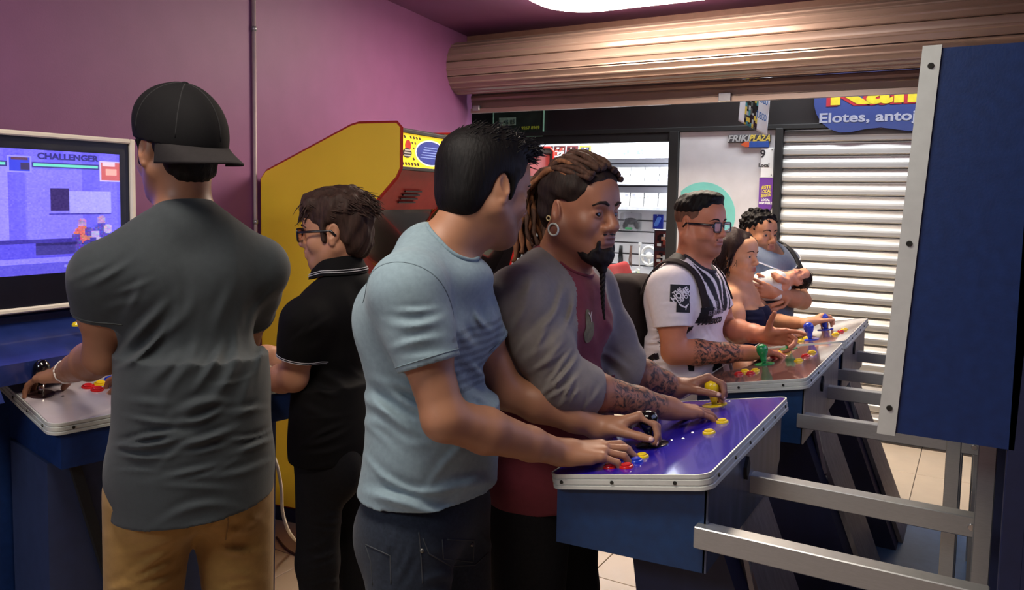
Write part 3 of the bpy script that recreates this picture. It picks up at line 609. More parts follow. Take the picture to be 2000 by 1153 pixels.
for k in range(4): screw(tr, (.05+k*(w-.1)/3, .0005, -.0155), (0, 1, 0))
for k in range(6): screw(tr, (-.0005, -.06-k*(LLn-.12)/5, -.0155), (-1, 0, 0))
MB().prism([(.012, zf-.03), (.012, .835), (LD-.012, .835), (LD-.012, zb_-.032)], 1, -.03, -LLn+.04).build('control_box', navy, ml)
MB().prism([(.09, .835), (.40, .835), (.40, 0), (.11, 0)], 1, -.02, -LLn+.06).build('pedestal', M('pedestal_blue', (42, 54, 88), .5, noise=(30, .12)), ml)
for ya, yb in ((.07, .27), (.33, .36)): MB().prism([(-ya, .832), (-ya-.028, .832), (-yb-.028, 0), (-yb, 0)], 0, .072, .095).build('support_leg', blackm, ml)
def lloc(px, py):
    z = 1.0
    for _ in range(6):
        p = PZ(px, py, z); q = np.array(WM(ml).inverted() @ Vector(p)); z = zf+(zb_-zf)*q[0]/LD
    return q[0], -q[1]
x, y = lloc(80, 771); js = joystick(ml, x, y, BLK, ball=True, dust=M('dust_washer', (58, 38, 40), .4), A=dA(x, y))
for px, py, mm in ((172, 757, RED), (190, 763, RED), (196, 751, YEL), (216, 742, BLU), (224, 722, GRN), (240, 730, GRN)):
    x, y = lloc(px, py); button(ml, x, y, mm, dA(x, y), .019)
for px, py in ((42, 765), (123, 775), (60, 752)):
    x, y = lloc(px, py); MB().lathe([(.004, 0), (.004, .0015), (.002, .002)], n=10, A=dA(x, y)).build('bolt', dark_screw, ml, 40)
# TV with white frame above the left machine's deck (part of that machine)
FW = LO+0.
tx = np.array(WA)*1.0; td = U(258, 275, 2.72)   # top right outer corner of the frame
axis = np.array([-.02, 1., 0.]); axis /= np.linalg.norm(axis)      # screen plane runs along the row
TW, TH = .98, .545
def TP(s, z, o=0.): return np.array([td[0], td[1], 0])-axis*s+np.array([o, o*.02, z])     # s: distance from the right edge, o: out of the screen
zt, zl = td[2], td[2]-TH
scr = MB()
At = np.eye(4); At[:3, 0] = (1, .02, 0); At[:3, 1] = -axis; At[:3, 3] = (td[0], td[1], 0)
MB().box((-.13, 0, zl), (-.002, TW, zt), .004, A=At).build('screen_housing', navy, ml, world=True)
for lo, hi in (((-.01, -.004, zl-.004), (.012, .014, zt+.004)), ((-.01, TW-.014, zl-.004), (.012, TW+.004, zt+.004)), ((-.01, .014, zt-.012), (.012, TW-.014, zt+.004)), ((-.01, .014, zl-.004), (.012, TW-.014, zl+.012))):
    MB().box(lo, hi, .004, A=At).build('edge_trim', cream_trim, ml, world=True)
MB().box((-.004, .012, zl+.01), (.0, TW-.012, zt-.01), 0, A=At).build('bezel_board', M('bezel_dark', (22, 22, 34), .3), ml, world=True)
# the fighting game: a plain street backdrop, score bars and two unrecognisable figures
gw, gh = 156, 92; img = np.zeros((gh, gw, 3)); yy, xx = np.mgrid[0:gh, 0:gw]
img[:] = (92, 84, 214); img += (((xx//11) % 2)*10)[..., None]*np.array([1, 1, 1]); img[:, 20:64] = (70, 62, 186); img[10:70, 84:90] = (126, 118, 236)
img[14:70, 100:132] = (112, 104, 232); img[30:47, 124:150] = (142, 138, 246); img[28:45, 113:124] = (48, 36, 92); img[47:48, 112:150] = (60, 52, 150)
img[66:69] = (52, 44, 140); img[69:80] = (78, 70, 200); img[70:78, 104:138] = (56, 50, 128); img[69:71, 104:138] = (40, 34, 96)
img[80:84] = (120, 112, 246); img[84:92] = (80, 74, 190); img[86:88, 120:156] = (118, 112, 220)
rs = np.random.default_rng(3); img += rs.normal(0, 4, (gh, gw, 1))
for (cx, cy, c1, c2) in ((131, 63, (176, 96, 92), (74, 60, 150)), (143, 61, (70, 62, 160), (158, 142, 190))):
    for (dx, dy, rx, ry, c) in ((0, -9, 3, 3.2, (150, 120, 170)), (0, 0, 5.5, 7, c1), (-4, 2, 3, 3, c2), (4, -2, 3, 4, c2), (-2, 11, 2.4, 7, c2), (2.5, 11, 2.2, 7, (62, 52, 132))):
        mk_ = ((xx-cx-dx)/rx)**2+((yy-cy-dy)/ry)**2 < 1; img[mk_] = np.array(c)+rs.normal(0, 14, (mk_.sum(), 3))
img[9:13, 103:143] = (50, 44, 120); img[10:12, 104:142] = (96, 190, 170); img[9:13, 40:90] = (50, 44, 120); img[10:12, 40:89] = (96, 190, 170)
img[5:17, 90:103] = (128, 122, 226); img[6:16, 91:102] = (48, 56, 190); img[6:8, 92:101] = (80, 50, 70); img[10:15, 97:102] = (50, 40, 80)
img[6:22, 143:156] = (180, 170, 226); img[7:21, 144:156] = (176, 84, 84); img[7:10, 145:153] = (200, 176, 190); img[12:17, 147:154] = (206, 150, 140)
img = np.clip(img, 0, 255)
scm = M('screen_picture', rough=.3, attr='tint', noise=(200, .03), emit=1.15)
canvas('screen', img, TP(.05+.86, zl+.11, .001), axis, (0, 0, 1), .86, .385, scm, ml)
lettering('lettering', 'CHALLENGER', .026, TP(.05+.86*(1-124/156), zl+.11+.385*(1-4.6/92), .0016), axis, (0, 0, 1), M('screen_ink', (52, 46, 130), .4, emit=.6), ml, .001, .20)
MB().box((.004, .03, zl+.03), (.007, TW-.03, zt-.03), 0, A=At).build('front_glass', M('screen_glass', (240, 240, 245), .03, trans=1., alpha=.16), ml, world=True)
# body below the screen
MB().box((-.14, -.0, .0), (-.03, TW, zl-.015), .004, A=At).build('rear_stand', navy, ml, world=True)
a_, b_ = TP(.3, 1.12, .0), TP(.3, 1.12, .0)
MB().prism([(-.03, 1.04), (.16, 1.04), (.16, 1.10), (-.03, 1.185)], 1, .08, TW).build('ledge', M('navy_gloss', (34, 48, 104), .25, coat=.4, noise=(20, .15)), ml).matrix_basis = Matrix(np.array(WM(ml).inverted() @ Matrix(At.tolist())).tolist())
MB().prism([(.0, 1.06), (.30, 1.03), (.20, 1.19), (.0, 1.22)], 1, .6, .62).build('side_cheek', M('navy_gloss'), ml).matrix_basis = Matrix(np.array(WM(ml).inverted() @ Matrix(At.tolist())).tolist())
q = PX(150, 637, td[0]+.1); MB().lathe([(.014, 0), (.014, .006), (.01, .012), (.004, .014)], n=16).build('pilot_button', YEL, ml).matrix_basis = WM(ml).inverted() @ Matrix.Translation(q)

# ================================================================== CABINETS AT THE PURPLE WALL
def cabinet(a0, W_, label, side_m, inner_m, edge_m, marq, kick=.085, out=.02):
    t = thing('arcade_cabinet', label, 'arcade cabinet', WP(a0, out, 0)); t.matrix_basis = Matrix.Translation(WP(a0, out, 0)) @ Matrix.Rotation(WR, 4, 'Z')
    # local x out from the wall, y along the wall
    pr = [(0, kick), (0, 1.665), (.03, 1.70), (.50, 1.905), (.54, 1.915), (.735, 1.915), (.755, 1.895), (.755, 1.72), (.735, 1.68), (.56, 1.50), (.46, 1.12), (.56, 1.05), (.80, .99), (.82, .96), (.81, .86), (.66, .80), (.66, kick)]
    for y in (0, W_-.02):
        s_ = MB().prism(pr, 1, y, y+.02).build('side_panel', side_m, t)
        P3 = [(x, y+.01, z) for x, z in pr]; P3.append(P3[0])
        MB().tube(P3, .0115, n=6, caps=False, flat=.55, up=(0, 1, 0)).build('edge_molding', edge_m, t, 40)
    MB().box((.0, .02, .1), (.015, W_-.02, 1.67), 0).build('back_board', blackm, t)
    MB().prism([(.02, 1.69), (.5, 1.9), (.5, 1.88), (.02, 1.67)], 1, .02, W_-.02).build('roof', blackm, t)
    MB().box((.5, .02, 1.88), (.735, W_-.02, 1.9), 0).build('roof', blackm, t)
    mq = MB().box((.725, .02, 1.725), (.735, W_-.02, 1.88), 0).build('marquee', marq, t)
    for z in (1.712, 1.878): MB().box((.72, .02, z), (.745, W_-.02, z+.016), .002).build('marquee_retainer', blackm, t)
    sp = MB().prism([(.725, 1.712), (.60, 1.53), (.585, 1.53), (.71, 1.712)], 1, .02, W_-.02).build('speaker_panel', inner_m, t)
    for k in range(4):
        c = np.array([.668-.012*k, 0, 1.618-.0175*k]); MB().box(c+np.array([-.003, .2, -.004]), c+np.array([.005, .36, .003]), 0).build('speaker_slot', blackm, t)
    MB().prism([(.585, 1.53), (.36, 1.10), (.345, 1.10), (.57, 1.53)], 1, .02, W_-.02).build('screen_bezel', M('bezel_black', (26, 22, 22), .18, coat=.5, noise=(10, .2)), t)
    MB().prism([(.36, 1.1), (.79, .995), (.79, .975), (.36, 1.08)], 1, .02, W_-.02).build('control_panel', inner_m, t)
    MB().prism([(.79, .99), (.79, .86), (.66, .8), (.64, .8), (.64, .1), (.655, .1), (.655, .79), (.805, .85), (.805, .99)], 1, .02, W_-.02).build('coin_door_front', side_m, t)
    MB().box((.03, .015, 0), (.62, W_-.015, kick), .003).build('kick_plinth', navy_d, t)
    return t, mq
yel_p = M('yellow_laminate', (255, 212, 58), .4, noise=(5, .05), bump=(90, .05, .002))
redm = M('red_molding', (170, 40, 30), .4)
mar_y = M('marquee_yellow', (250, 214, 40), .4, noise=(4, .05), emit=.75)
cy, mq = cabinet(0.0, .66, 'tall yellow arcade cabinet with red edging standing against the purple wall', yel_p, M('red_panel', (150, 32, 24), .45), redm, mar_y)
# marquee print: dark dashes, small round emblem, blue oval
k_ = 0
for r in range(6):
    for c in range(22):
        y, z = .035+c*.028+(r % 2)*.014, 1.742+r*.024
        if (y-.10)**2/.05**2+(z-1.805)**2/.06**2 < 1 or (y-.33)**2/.17**2+(z-1.80)**2/.075**2 < 1: continue
        sz = .0052+.003*abs(r-3)/3
        d = MB().prism([(y-sz*1.5, z+sz*.5), (y, z+sz), (y+sz*1.5, z-sz*.5), (y, z-sz)], 0, .7352, .7362)
        if k_ == 0: mbD = MB()
        k_ += 1; mbD.add(d.V[0], d.F)
tag(mbD.build('printed_dashes', M('marquee_ink', (60, 44, 20), .5), mq), kind='stuff')
MB().prism([(.10+.04*cos(a), 1.79+.022*sin(a)) for a in np.arange(28)*pi/14], 0, .7352, .737).build('emblem', M('emblem_black', (34, 30, 30), .5), mq)
MB().prism([(.108+.026*cos(a), 1.824+.026*sin(a)) for a in np.arange(20)*pi/10], 0, .7352, .7366).build('emblem', M('emblem_red', (206, 36, 30), .5), mq)
for k in range(3): MB().box((.737, .068+.004*k, 1.776+.012*k), (.738, .13, 1.782+.012*k), 0).build('emblem_line', M('emblem_white', (210, 206, 200), .5), mq)
MB().prism([(.33+.155*cos(a), 1.80+.062*sin(a)) for a in np.arange(40)*pi/20], 0, .7352, .7362).build('oval_glow', M('oval_white', (236, 236, 210), .5, emit=.6), mq)
MB().prism([(.33+.145*cos(a), 1.80+.055*sin(a)) for a in np.arange(40)*pi/20], 0, .7362, .7372).build('blue_oval', M('oval_blue', (40, 54, 140), .5, emit=.35), mq)
for k in range(5): MB().box((.7372, .22+.01*k, 1.775+.012*k), (.7382, .46-.01*k, 1.779+.012*k), 0).build('oval_line', M('oval_line', (130, 150, 210), .5, emit=.4), mq)
for y, m in ((.2, RED), (.4, BLU)):
    A = np.eye(4); A[:3, :3] = np.array(Matrix.Rotation(.24, 3, 'Y')); A[:3, 3] = (.6, y, 1.045); joystick(cy, 0, 0, m, ball=True, A=A)
for y in (.28, .32, .36, .48, .52):
    A = np.eye(4); A[:3, :3] = np.array(Matrix.Rotation(.24, 3, 'Y')); A[:3, 3] = (.62, y, 1.04); button(cy, 0, 0, RED, A)
# second cabinet further along the wall, black with red edging and a lit game picture
c2, mq2 = cabinet(1.13, .64, 'black arcade cabinet with red edging and lit game screen, behind the grey shirted man', M('black_laminate', (24, 18, 22), .4), M('black_laminate'), M('red_molding2', (196, 30, 28), .35), M('marquee_dull', (120, 40, 40), .4), out=.12)
gi = np.zeros((40, 30, 3)); gi[:] = (150, 150, 226); gi[:8] = (206, 226, 236); gi[5:7] = (90, 190, 180)
for _ in range(420):
    r, c = rs.integers(8, 38), rs.integers(0, 29); gi[r:r+2, c:c+1] = [(70, 80, 200), (220, 220, 250), (150, 60, 70), (220, 150, 120), (40, 40, 120), (120, 120, 220)][rs.integers(0, 6)]
o_ = np.array([.3645+.003, .06, 1.13]); e_ = np.array([.225, 0, .43]); e_ /= np.linalg.norm(e_)
canvas('screen', gi, o_+np.array([.006, 0, 0]), (0, 1, 0), e_, .52, .40, scm, c2, world=False)

# ------------------------------------------------------------------ cables on the floor
def floor_cable(name, pts, r, m, lab):
    P = np.array(pts, float); t = np.linspace(0, len(P)-1, len(P)*8); Q = []
    for u in t:
        i = min(int(u), len(P)-2); f = u-i; p0, p1, p2, p3 = P[max(i-1, 0)], P[i], P[i+1], P[min(i+2, len(P)-1)]
        Q.append(.5*((2*p1)+(-p0+p2)*f+(2*p0-5*p1+4*p2-p3)*f*f+(-p0+3*p1-3*p2+p3)*f**3))
    o = MB().tube(Q, r, n=8).build(name, m, smooth=True, loc=P[-1]); return tag(o, lab, 'cable')
cw = M('cable_white', (226, 214, 190), .45)
pts = [U(516, 855, 3.0), U(538, 900, 3.0), U(549, 950, 3.02), U(552, 1000, 3.05), U(566, 1042, 3.1)]
pts = [p for p in pts] + [PZ(590, 1064, .006), PZ(640, 1082, .006), PZ(720, 1075, .006)]
floor_cable('power_cable', pts, .0065, cw, 'white power cable hanging down beside the yellow cabinet and onto the floor')
floor_cable('dark_cable', [PZ(540, 1050, .005), PZ(570, 1080, .005), PZ(630, 1096, .005), PZ(720, 1104, .005)], .005, M('cable_dark', (86, 64, 58), .5), 'thin dark cable lying on the tiles near the yellow cabinet')
floor_cable('floor_cable', [PZ(982, 1070, .005), PZ(974, 1110, .005), PZ(984, 1140, .005), PZ(960, 1170, .005)], .004, black, 'thin black cord on the tiles between the two gaming men')
# ================================================================== SMOOTH SOLIDS (for people and cloth): signed distances meshed into one continuous skin
f32 = np.float32
def nrm(v): v = np.array(v, float); return v/(np.linalg.norm(v)+1e-12)
class Field:
    def __init__(s): s.ops = []; s.lo = np.full(3, 9e9); s.hi = -s.lo
    def _add(s, mode, k, fn, lo, hi):
        lo, hi = np.array(lo, float), np.array(hi, float); s.ops.append((mode, k, fn, lo-k, hi+k))
        if mode == 'u': s.lo = np.minimum(s.lo, lo-k*.3); s.hi = np.maximum(s.hi, hi+k*.3)
        return s
    def cone(s, a, b, ra, rb=None, k=.02, mode='u'):
        rb = ra if rb is None else rb; a, b = np.array(a, float), np.array(b, float); lo = np.minimum(a-ra, b-rb); hi = np.maximum(a+ra, b+rb)
        ba = (b-a); L2 = max(ba@ba, 1e-9); a4, ba4 = a.astype(f32), ba.astype(f32)
        def fn(P):
            p = P-a4; t = np.clip((p@ba4)/f32(L2), 0, 1); q = p-t[..., None]*ba4
            return np.sqrt((q*q).sum(-1))-(f32(ra)+f32(rb-ra)*t)
        return s._add(mode, k, fn, lo, hi)
    def chain(s, pts, rad, k=.02, mode='u', kk=None):
        for i in range(len(pts)-1): s.cone(pts[i], pts[i+1], rad[i], rad[i+1], k if kk is None or i == 0 else kk, mode)
        return s
    def ell(s, c, R, r, k=.02, mode='u'):       # R: columns are the axes
        c = np.array(c, float); R = np.array(R, float); r = np.array(r, float); e = np.sqrt(((R*r)**2).sum(1)); c4, R4, r4 = c.astype(f32), R.astype(f32), r.astype(f32)
        def fn(P):
            q = (P-c4)@R4; k0 = np.sqrt(((q/r4)**2).sum(-1)); k1 = np.sqrt(((q/(r4*r4))**2).sum(-1))+f32(1e-6)
            return k0*(k0-1)/k1
        return s._add(mode, k, fn, c-e, c+e)
    def ecyl(s, a, b, F, r0, r1, k=.02, mode='u', rnd=.01):   # elliptical column a->b; F: direction of the first radius
        a, b = np.array(a, float), np.array(b, float); ax = nrm(b-a); F = nrm(np.array(F)-ax*np.dot(F, ax)); L = np.cross(ax, F); h = np.linalg.norm(b-a)
        A4 = np.stack([F, L, ax], 1).astype(f32); a4 = a.astype(f32); m = max(*r0, *r1)
        def fn(P):
            q = (P-a4)@A4; t = np.clip(q[..., 2]/f32(h), 0, 1); rf = r0[0]+(r1[0]-r0[0])*t; rl = r0[1]+(r1[1]-r0[1])*t
            e = np.sqrt((q[..., 0]/rf)**2+(q[..., 1]/rl)**2); d = (e-1)*np.minimum(rf, rl); z = np.abs(q[..., 2]-f32(h/2))-f32(h/2)
            return np.maximum(d, z).astype(f32)
        return s._add(mode, k, fn, np.minimum(a, b)-m, np.maximum(a, b)+m)
    def bx(s, c, R, r, rnd=.01, k=.01, mode='u'):
        c = np.array(c, float); R = np.array(R, float); r = np.array(r, float); e = (np.abs(R)*r).sum(1); c4, R4, r4 = c.astype(f32), R.astype(f32), (r-rnd).astype(f32)
        def fn(P):
            q = np.abs((P-c4)@R4)-r4; return np.sqrt((np.maximum(q, 0)**2).sum(-1))+np.minimum(q.max(-1), 0)-f32(rnd)
        return s._add(mode, k, fn, c-e, c+e)
    def torus(s, c, axis, R, r, k=.01, mode='u'):
        c = np.array(c, float); ax = nrm(axis).astype(f32); c4 = c.astype(f32)
        def fn(P):
            p = P-c4; h = p@ax; rr = np.sqrt(np.maximum((p*p).sum(-1)-h*h, 0)); return np.sqrt((rr-f32(R))**2+h*h)-f32(r)
        return s._add(mode, k, fn, c-R-r, c+R+r)
    def plane(s, p, n):       # keep the side the normal points away from
        p4, n4 = np.array(p, f32), nrm(n).astype(f32); s.ops.append(('i', 0, lambda P: (P-p4)@n4, None, None)); return s
    def warp(s, fn): s.ops.append(('d', 0, fn, None, None)); return s
    def begin(s): s.ops.append(('g0', 0, None, None, None)); return s
    def end(s, k=.005, mode='u'): s.ops.append(('g1', k, mode, None, None)); return s
    def ev(s, P, pad):
        C = P.mean(1); half = np.abs(P-C[:, None]).max() if P.shape[1] > 1 else 0
        D = np.full(P.shape[:2], 9., f32); stack = []
        for mode, k, fn, lo, hi in s.ops:
            if mode == 'g0': stack.append(D); D = np.full(P.shape[:2], 9., f32); continue
            if mode == 'g1': B = stack.pop(); D = comb(B, D, k, fn); continue
            if mode == 'd': D = D+fn(P, D); continue
            if mode == 'i': D = np.maximum(D, fn(P)); continue
            ix = np.nonzero(((C > lo-pad-half) & (C < hi+pad+half)).all(1))[0]
            if len(ix) == 0: continue
            D[ix] = comb(D[ix], fn(P[ix]).astype(f32), k, mode)
        return D
    def hit(s, px, py, t0=.8, t1=6.):      # first point of the solid along a line of sight
        r = ray(px, py); ts = np.linspace(t0, t1, 1400); D = s.ev((EYE+r*ts[:, None])[:, None, :].astype(f32), .05)[:, 0]; i = np.nonzero(D < 0)[0]
        return EYE+r*(ts[i[0]] if len(i) else 2.)
    def creases(s, items, seed=11):        # (px, py, reach in m, angle of the creases on the picture in degrees, spacing, height)
        L = []
        for px, py, rc, an, wl, am in items:
            p = s.hit(px, py); L.append((p, rc, (an,), wl, am, -nrm(ray(px, py))))
        return s.warp(folds(L, None, seed))
    def mesh(s, h):
        pad = max(.03, 8*h); lo = s.lo-3*h; nb = np.ceil((s.hi+3*h-lo)/(4*h)).astype(int)
        g = np.stack(np.meshgrid(*[np.arange(n) for n in nb], indexing='ij'), -1).reshape(-1, 3)
        C = (lo+(g*4+1.5)*h).astype(f32); D0 = np.empty(len(C), f32)
        for i in range(0, len(C), 400000): D0[i:i+400000] = s.ev(C[i:i+400000, None, :], pad)[:, 0]
        act = np.nonzero(np.abs(D0) < 5.2*h)[0]; sub = np.stack(np.meshgrid(*[np.arange(4)]*3, indexing='ij'), -1).reshape(-1, 3)
        P = (lo+((g[act]*4)[:, None, :]+sub[None])*h).astype(f32); D = np.empty(P.shape[:2], f32)
        for i in range(0, len(P), 6000): D[i:i+6000] = s.ev(P[i:i+6000], pad)
        sg = np.where(D0 < 0, -1, 1).astype(f32).reshape(nb); full = np.repeat(np.repeat(np.repeat(sg, 4, 0), 4, 1), 4, 2)
        f6 = full.reshape(nb[0], 4, nb[1], 4, nb[2], 4); ga = g[act]; f6[ga[:, 0], :, ga[:, 1], :, ga[:, 2], :] = D.reshape(-1, 4, 4, 4)
        return nets(full, lo, h)
def comb(A, B, k, mode):
    if mode == 'u':
        if k <= 0: return np.minimum(A, B)
        h = np.maximum(k-np.abs(A-B), 0)/f32(k); return np.minimum(A, B)-h*h*f32(k*.25)
    if k <= 0: return np.maximum(A, -B)
    h = np.maximum(k-np.abs(A+B), 0)/f32(k); return np.maximum(A, -B)+h*h*f32(k*.25)
def nets(G, lo, h):
    ins = G < 0; nx, ny, nz = G.shape; a = ins.view(np.uint8)
    c = a[:-1, :-1, :-1]+a[1:, :-1, :-1]; c = c+a[:-1, 1:, :-1]+a[1:, 1:, :-1]; c = c+a[:-1, :-1, 1:]+a[1:, :-1, 1:]; c = c+a[:-1, 1:, 1:]+a[1:, 1:, 1:]
    ci = np.argwhere((c > 0) & (c < 8)); ids = np.full(c.shape, -1, np.int32); ids[ci[:, 0], ci[:, 1], ci[:, 2]] = np.arange(len(ci))
    off = np.array([(i, j, k) for i in (0, 1) for j in (0, 1) for k in (0, 1)]); v8 = np.stack([G[ci[:, 0]+o[0], ci[:, 1]+o[1], ci[:, 2]+o[2]] for o in off], 1)
    acc = np.zeros((len(ci), 3)); cnt = np.zeros(len(ci))
    for i in range(8):
        for ax in range(3):
            if off[i][ax]: continue
            j = i+(4, 2, 1)[ax]; m = (v8[:, i] < 0) != (v8[:, j] < 0); t = v8[:, i]/(v8[:, i]-v8[:, j]+1e-12); p = off[i].astype(float)[None].repeat(len(ci), 0); p[:, ax] = t
            acc[m] += p[m]; cnt[m] += 1
    V = lo+(ci+acc/cnt[:, None])*h; F = []
    for ax in range(3):
        s0 = [slice(None)]*3; s1 = [slice(None)]*3; s0[ax] = slice(0, -1); s1[ax] = slice(1, None); e = ins[tuple(s0)] != ins[tuple(s1)]; ed = np.argwhere(e); o1, o2 = [(1, 2), (2, 0), (0, 1)][ax]
        ok = (ed[:, o1] > 0) & (ed[:, o2] > 0) & (ed[:, o1] < G.shape[o1]-1) & (ed[:, o2] < G.shape[o2]-1); ed = ed[ok]; q = []
        for d1, d2 in ((1, 1), (0, 1), (0, 0), (1, 0)):
            b = ed.copy(); b[:, o1] -= d1; b[:, o2] -= d2; q.append(ids[b[:, 0], b[:, 1], b[:, 2]])
        q = np.stack(q, 1); fl = ~ins[ed[:, 0], ed[:, 1], ed[:, 2]]; q[fl] = q[fl][:, ::-1]; F.append(q)
    return V, np.concatenate(F)
def folds(items, axis=None, seed=11):     # cloth creases: (centre, reach, direction across the creases, spacing, height)
    rg = np.random.default_rng(seed); cr = []
    for it in items:
        c, rc, dr, wl, am = it[:5]; c = np.array(c, float); out = it[5] if len(it) > 5 else nrm([c[0]-(axis[0] if axis else c[0]-.1), c[1]-(axis[1] if axis else c[1]), 0.001]); dr = np.array(dr, float) if len(dr) == 3 else -CR*sin(radians(dr[0]))+CU*cos(radians(dr[0])); dr = nrm(dr-out*(dr@out)); al = np.cross(out, dr)
        for j in range(max(2, int(2.2*rc/wl))):
            u0 = (j+.5)*wl-1.1*rc+rg.normal(0, wl*.3); cr.append((c, rc, dr, al, u0, rg.normal(0, rc*.35), rc*(.35+.5*rg.random()), wl*(.15+.14*rg.random()), 1.35*am*(.45+.9*rg.random()), rg.normal(0, 2.6), rg.normal(0, .18)))
    def fn(P, D):
        d = np.zeros(P.shape[:2], f32); near = np.abs(D) < .05
        if not near.any(): return d
        Q = P[near]; w = np.zeros(len(Q), f32)
        for c, rc, dr, al, u0, v0, ln, wd, am, cv, sl in cr:
            q = Q-c.astype(f32); m = np.nonzero((q*q).sum(-1) < (1.5*rc)**2)[0]
            if not len(m): continue
            q = q[m]; v = q@al.astype(f32); u = q@dr.astype(f32)-f32(u0)-f32(cv)*v*v-f32(sl)*v; g = np.exp(-((v-f32(v0))/f32(ln))**2-(q*q).sum(-1)/f32(rc*rc))
            w[m] -= f32(am)*g*(np.exp(-(u/f32(wd))**2)-.55*np.exp(-((u-f32(1.6*wd))/f32(1.3*wd))**2))
        d[near] = w; return d
    return fn
def wob(scale, amp, seed=0, st=(1, 1, 1)):
    r = np.random.default_rng(seed); K = nrm3(r.normal(size=(9, 3)))*np.array(st)*scale*(0.6+r.random((9, 1))*1.2); ph = r.random(9)*6.28
    def fn(P, D):
        d = np.zeros(P.shape[:2], f32); near = np.abs(D) < .06
        if near.any(): d[near] = np.sin(P[near]@K.T.astype(f32)+ph.astype(f32)).sum(-1)*f32(amp/3)
        return d
    return fn
def nrm3(a): return a/np.linalg.norm(a, axis=1)[:, None]
def emit_mesh(name, fld, h, mat, parent, attrs=None, world=True, tint=None, ink=None, split=None):
    V, F = fld.mesh(h); at = {}
    if tint is not None: at['tint'] = ('POINT', tint(V))
    if ink is not None: at['ink'] = ('POINT', ink(V))
    if split is None: return mk(name, V, F, mat, parent, True, attrs=at, world=world)
    lab = split(V[F].mean(1)); res = []
    for k, (nm, m) in enumerate(zip(name, mat)):
        f = F[lab == k]
        if not len(f): continue
        u, inv = np.unique(f, return_inverse=True); res.append(mk(nm, V[u], inv.reshape(f.shape), m, parent, True, attrs={a: (d, x[u]) for a, (d, x) in at.items()}, world=world))
    return res
# ================================================================== PEOPLE
def srgb(*c): return np.array(lin(c)[:3])
def rot(axis, deg): return np.array(Matrix.Rotation(radians(deg), 3, Vector(axis)))
def head_frame(yaw, pitch=0., roll=0.):     # columns forward, left, up; yaw in degrees of the ground plane, pitch>0 looks down, roll>0 tips to the left
    f = np.array([cos(radians(yaw)), sin(radians(yaw)), 0]); l = np.array([-f[1], f[0], 0]); R = np.stack([f, l, (0, 0, 1)], 1)
    return R @ rot((0, 1, 0), pitch) @ rot((1, 0, 0), -roll)
def head_ops(S, c, R, s=1., jaw=1., fat=0., nose=1., neck=None, nr=.056, female=False, brow=1.):
    T = lambda x, y, z: np.array(c)+R@(np.array([x, y, z])*s)
    k = lambda v: v*s
    S.ell(T(-.012, 0, .036), R, np.array([.100, .077, .082])*s, k(.03))
    S.ell(T(.034, 0, -.030), R, np.array([.056, .060+fat*.4, .080])*s, k(.035))
    for y in (-1, 1):
        S.cone(T(-.004, y*(.054+fat), -.048), T(.058, y*.024, -.096), k(.024+fat*.5), k(.021+fat*.3), k(.03))
        S.ell(T(.056, y*.041, -.030), R, np.array([.028, .022+fat*.5, .026])*s, k(.02))
    S.ell(T(.072, 0, -.098), R, np.array([.021, .026*jaw, .020])*s, k(.02))
    S.cone(T(.01, 0, -.075-fat*.6), T(.052, 0, -.095-fat*.3), k(.036+fat*.6), k(.028), k(.03))
    S.cone(T(.081, -.030, .021), T(.081, .030, .021), k(.0125*brow), k(.0125*brow), k(.018))
    S.ell(T(.060, 0, .052), R, np.array([.036, .052, .042])*s, k(.03))
    for y in (-1, 1): S.ell(T(.098, y*.032, -.001), R, np.array([.017, .0175, .0125])*s, k(.012), 's')
    for y in (-1, 1): S.ell(T(.0765, y*.0315, -.002), R, np.array([.0155, .0165, .0135])*s, k(.006))
    for y in (-1, 1): S.ell(T(.0935, y*.032, -.002), R, np.array([.012, .0125, .0045])*s, k(.002), 's')
    S.cone(T(.088, 0, .012), T(.109*(.97+.03*nose), 0, -.028), k(.0085), k(.0115*nose), k(.012))
    S.ell(T(.108, 0, -.033), R, np.array([.0125, .0125*nose, .0105])*s, k(.008))
    for y in (-1, 1): S.ell(T(.098, y*.0145*nose, -.036), R, np.array([.013, .0085, .009])*s, k(.006))
    for y in (-1, 1): S.ell(T(.103, y*.008, -.0455), R, np.array([.006, .0038, .003])*s, k(.002), 's')
    S.ell(T(.083, 0, -.062), R, np.array([.018, .030, .026])*s, k(.015))
    S.cone(T(.0955, -.017, -.0585), T(.0955, .017, -.0585), k(.0062), k(.0062), k(.006)); S.cone(T(.0995, -.007, -.0575), T(.0995, .007, -.0575), k(.0055), k(.0055), k(.006))
    S.cone(T(.0945, -.014, -.0705), T(.0945, .014, -.0705), k(.0078), k(.0078), k(.006))
    S.cone(T(.104, -.021, -.0645), T(.104, .021, -.0645), k(.0022), k(.0022), k(.003), 's')
    for y in (-1, 1):     # ears
        E = R @ rot((0, 0, 1), y*24) @ rot((0, 1, 0), -14)
        S.ell(T(-.010, y*.078, -.004), E, np.array([.019, .0085, .032])*s, k(.006))
        S.ell(T(-.006, y*(.086), .002), E, np.array([.011, .006, .020])*s, k(.004), 's')
        S.cone(T(.0, y*.078, -.03), T(-.004, y*.08, -.036), k(.0085), k(.008), k(.006))
    if neck is not None:
        S.cone(T(-.022, 0, -.035), neck, k(nr*.97), k(nr*1.04), k(.035)); S.cone(T(.012, 0, -.08), np.array(neck)+R@np.array([.025, 0, .0])*s, k(nr*.62), k(nr*.7), k(.03))
    return T
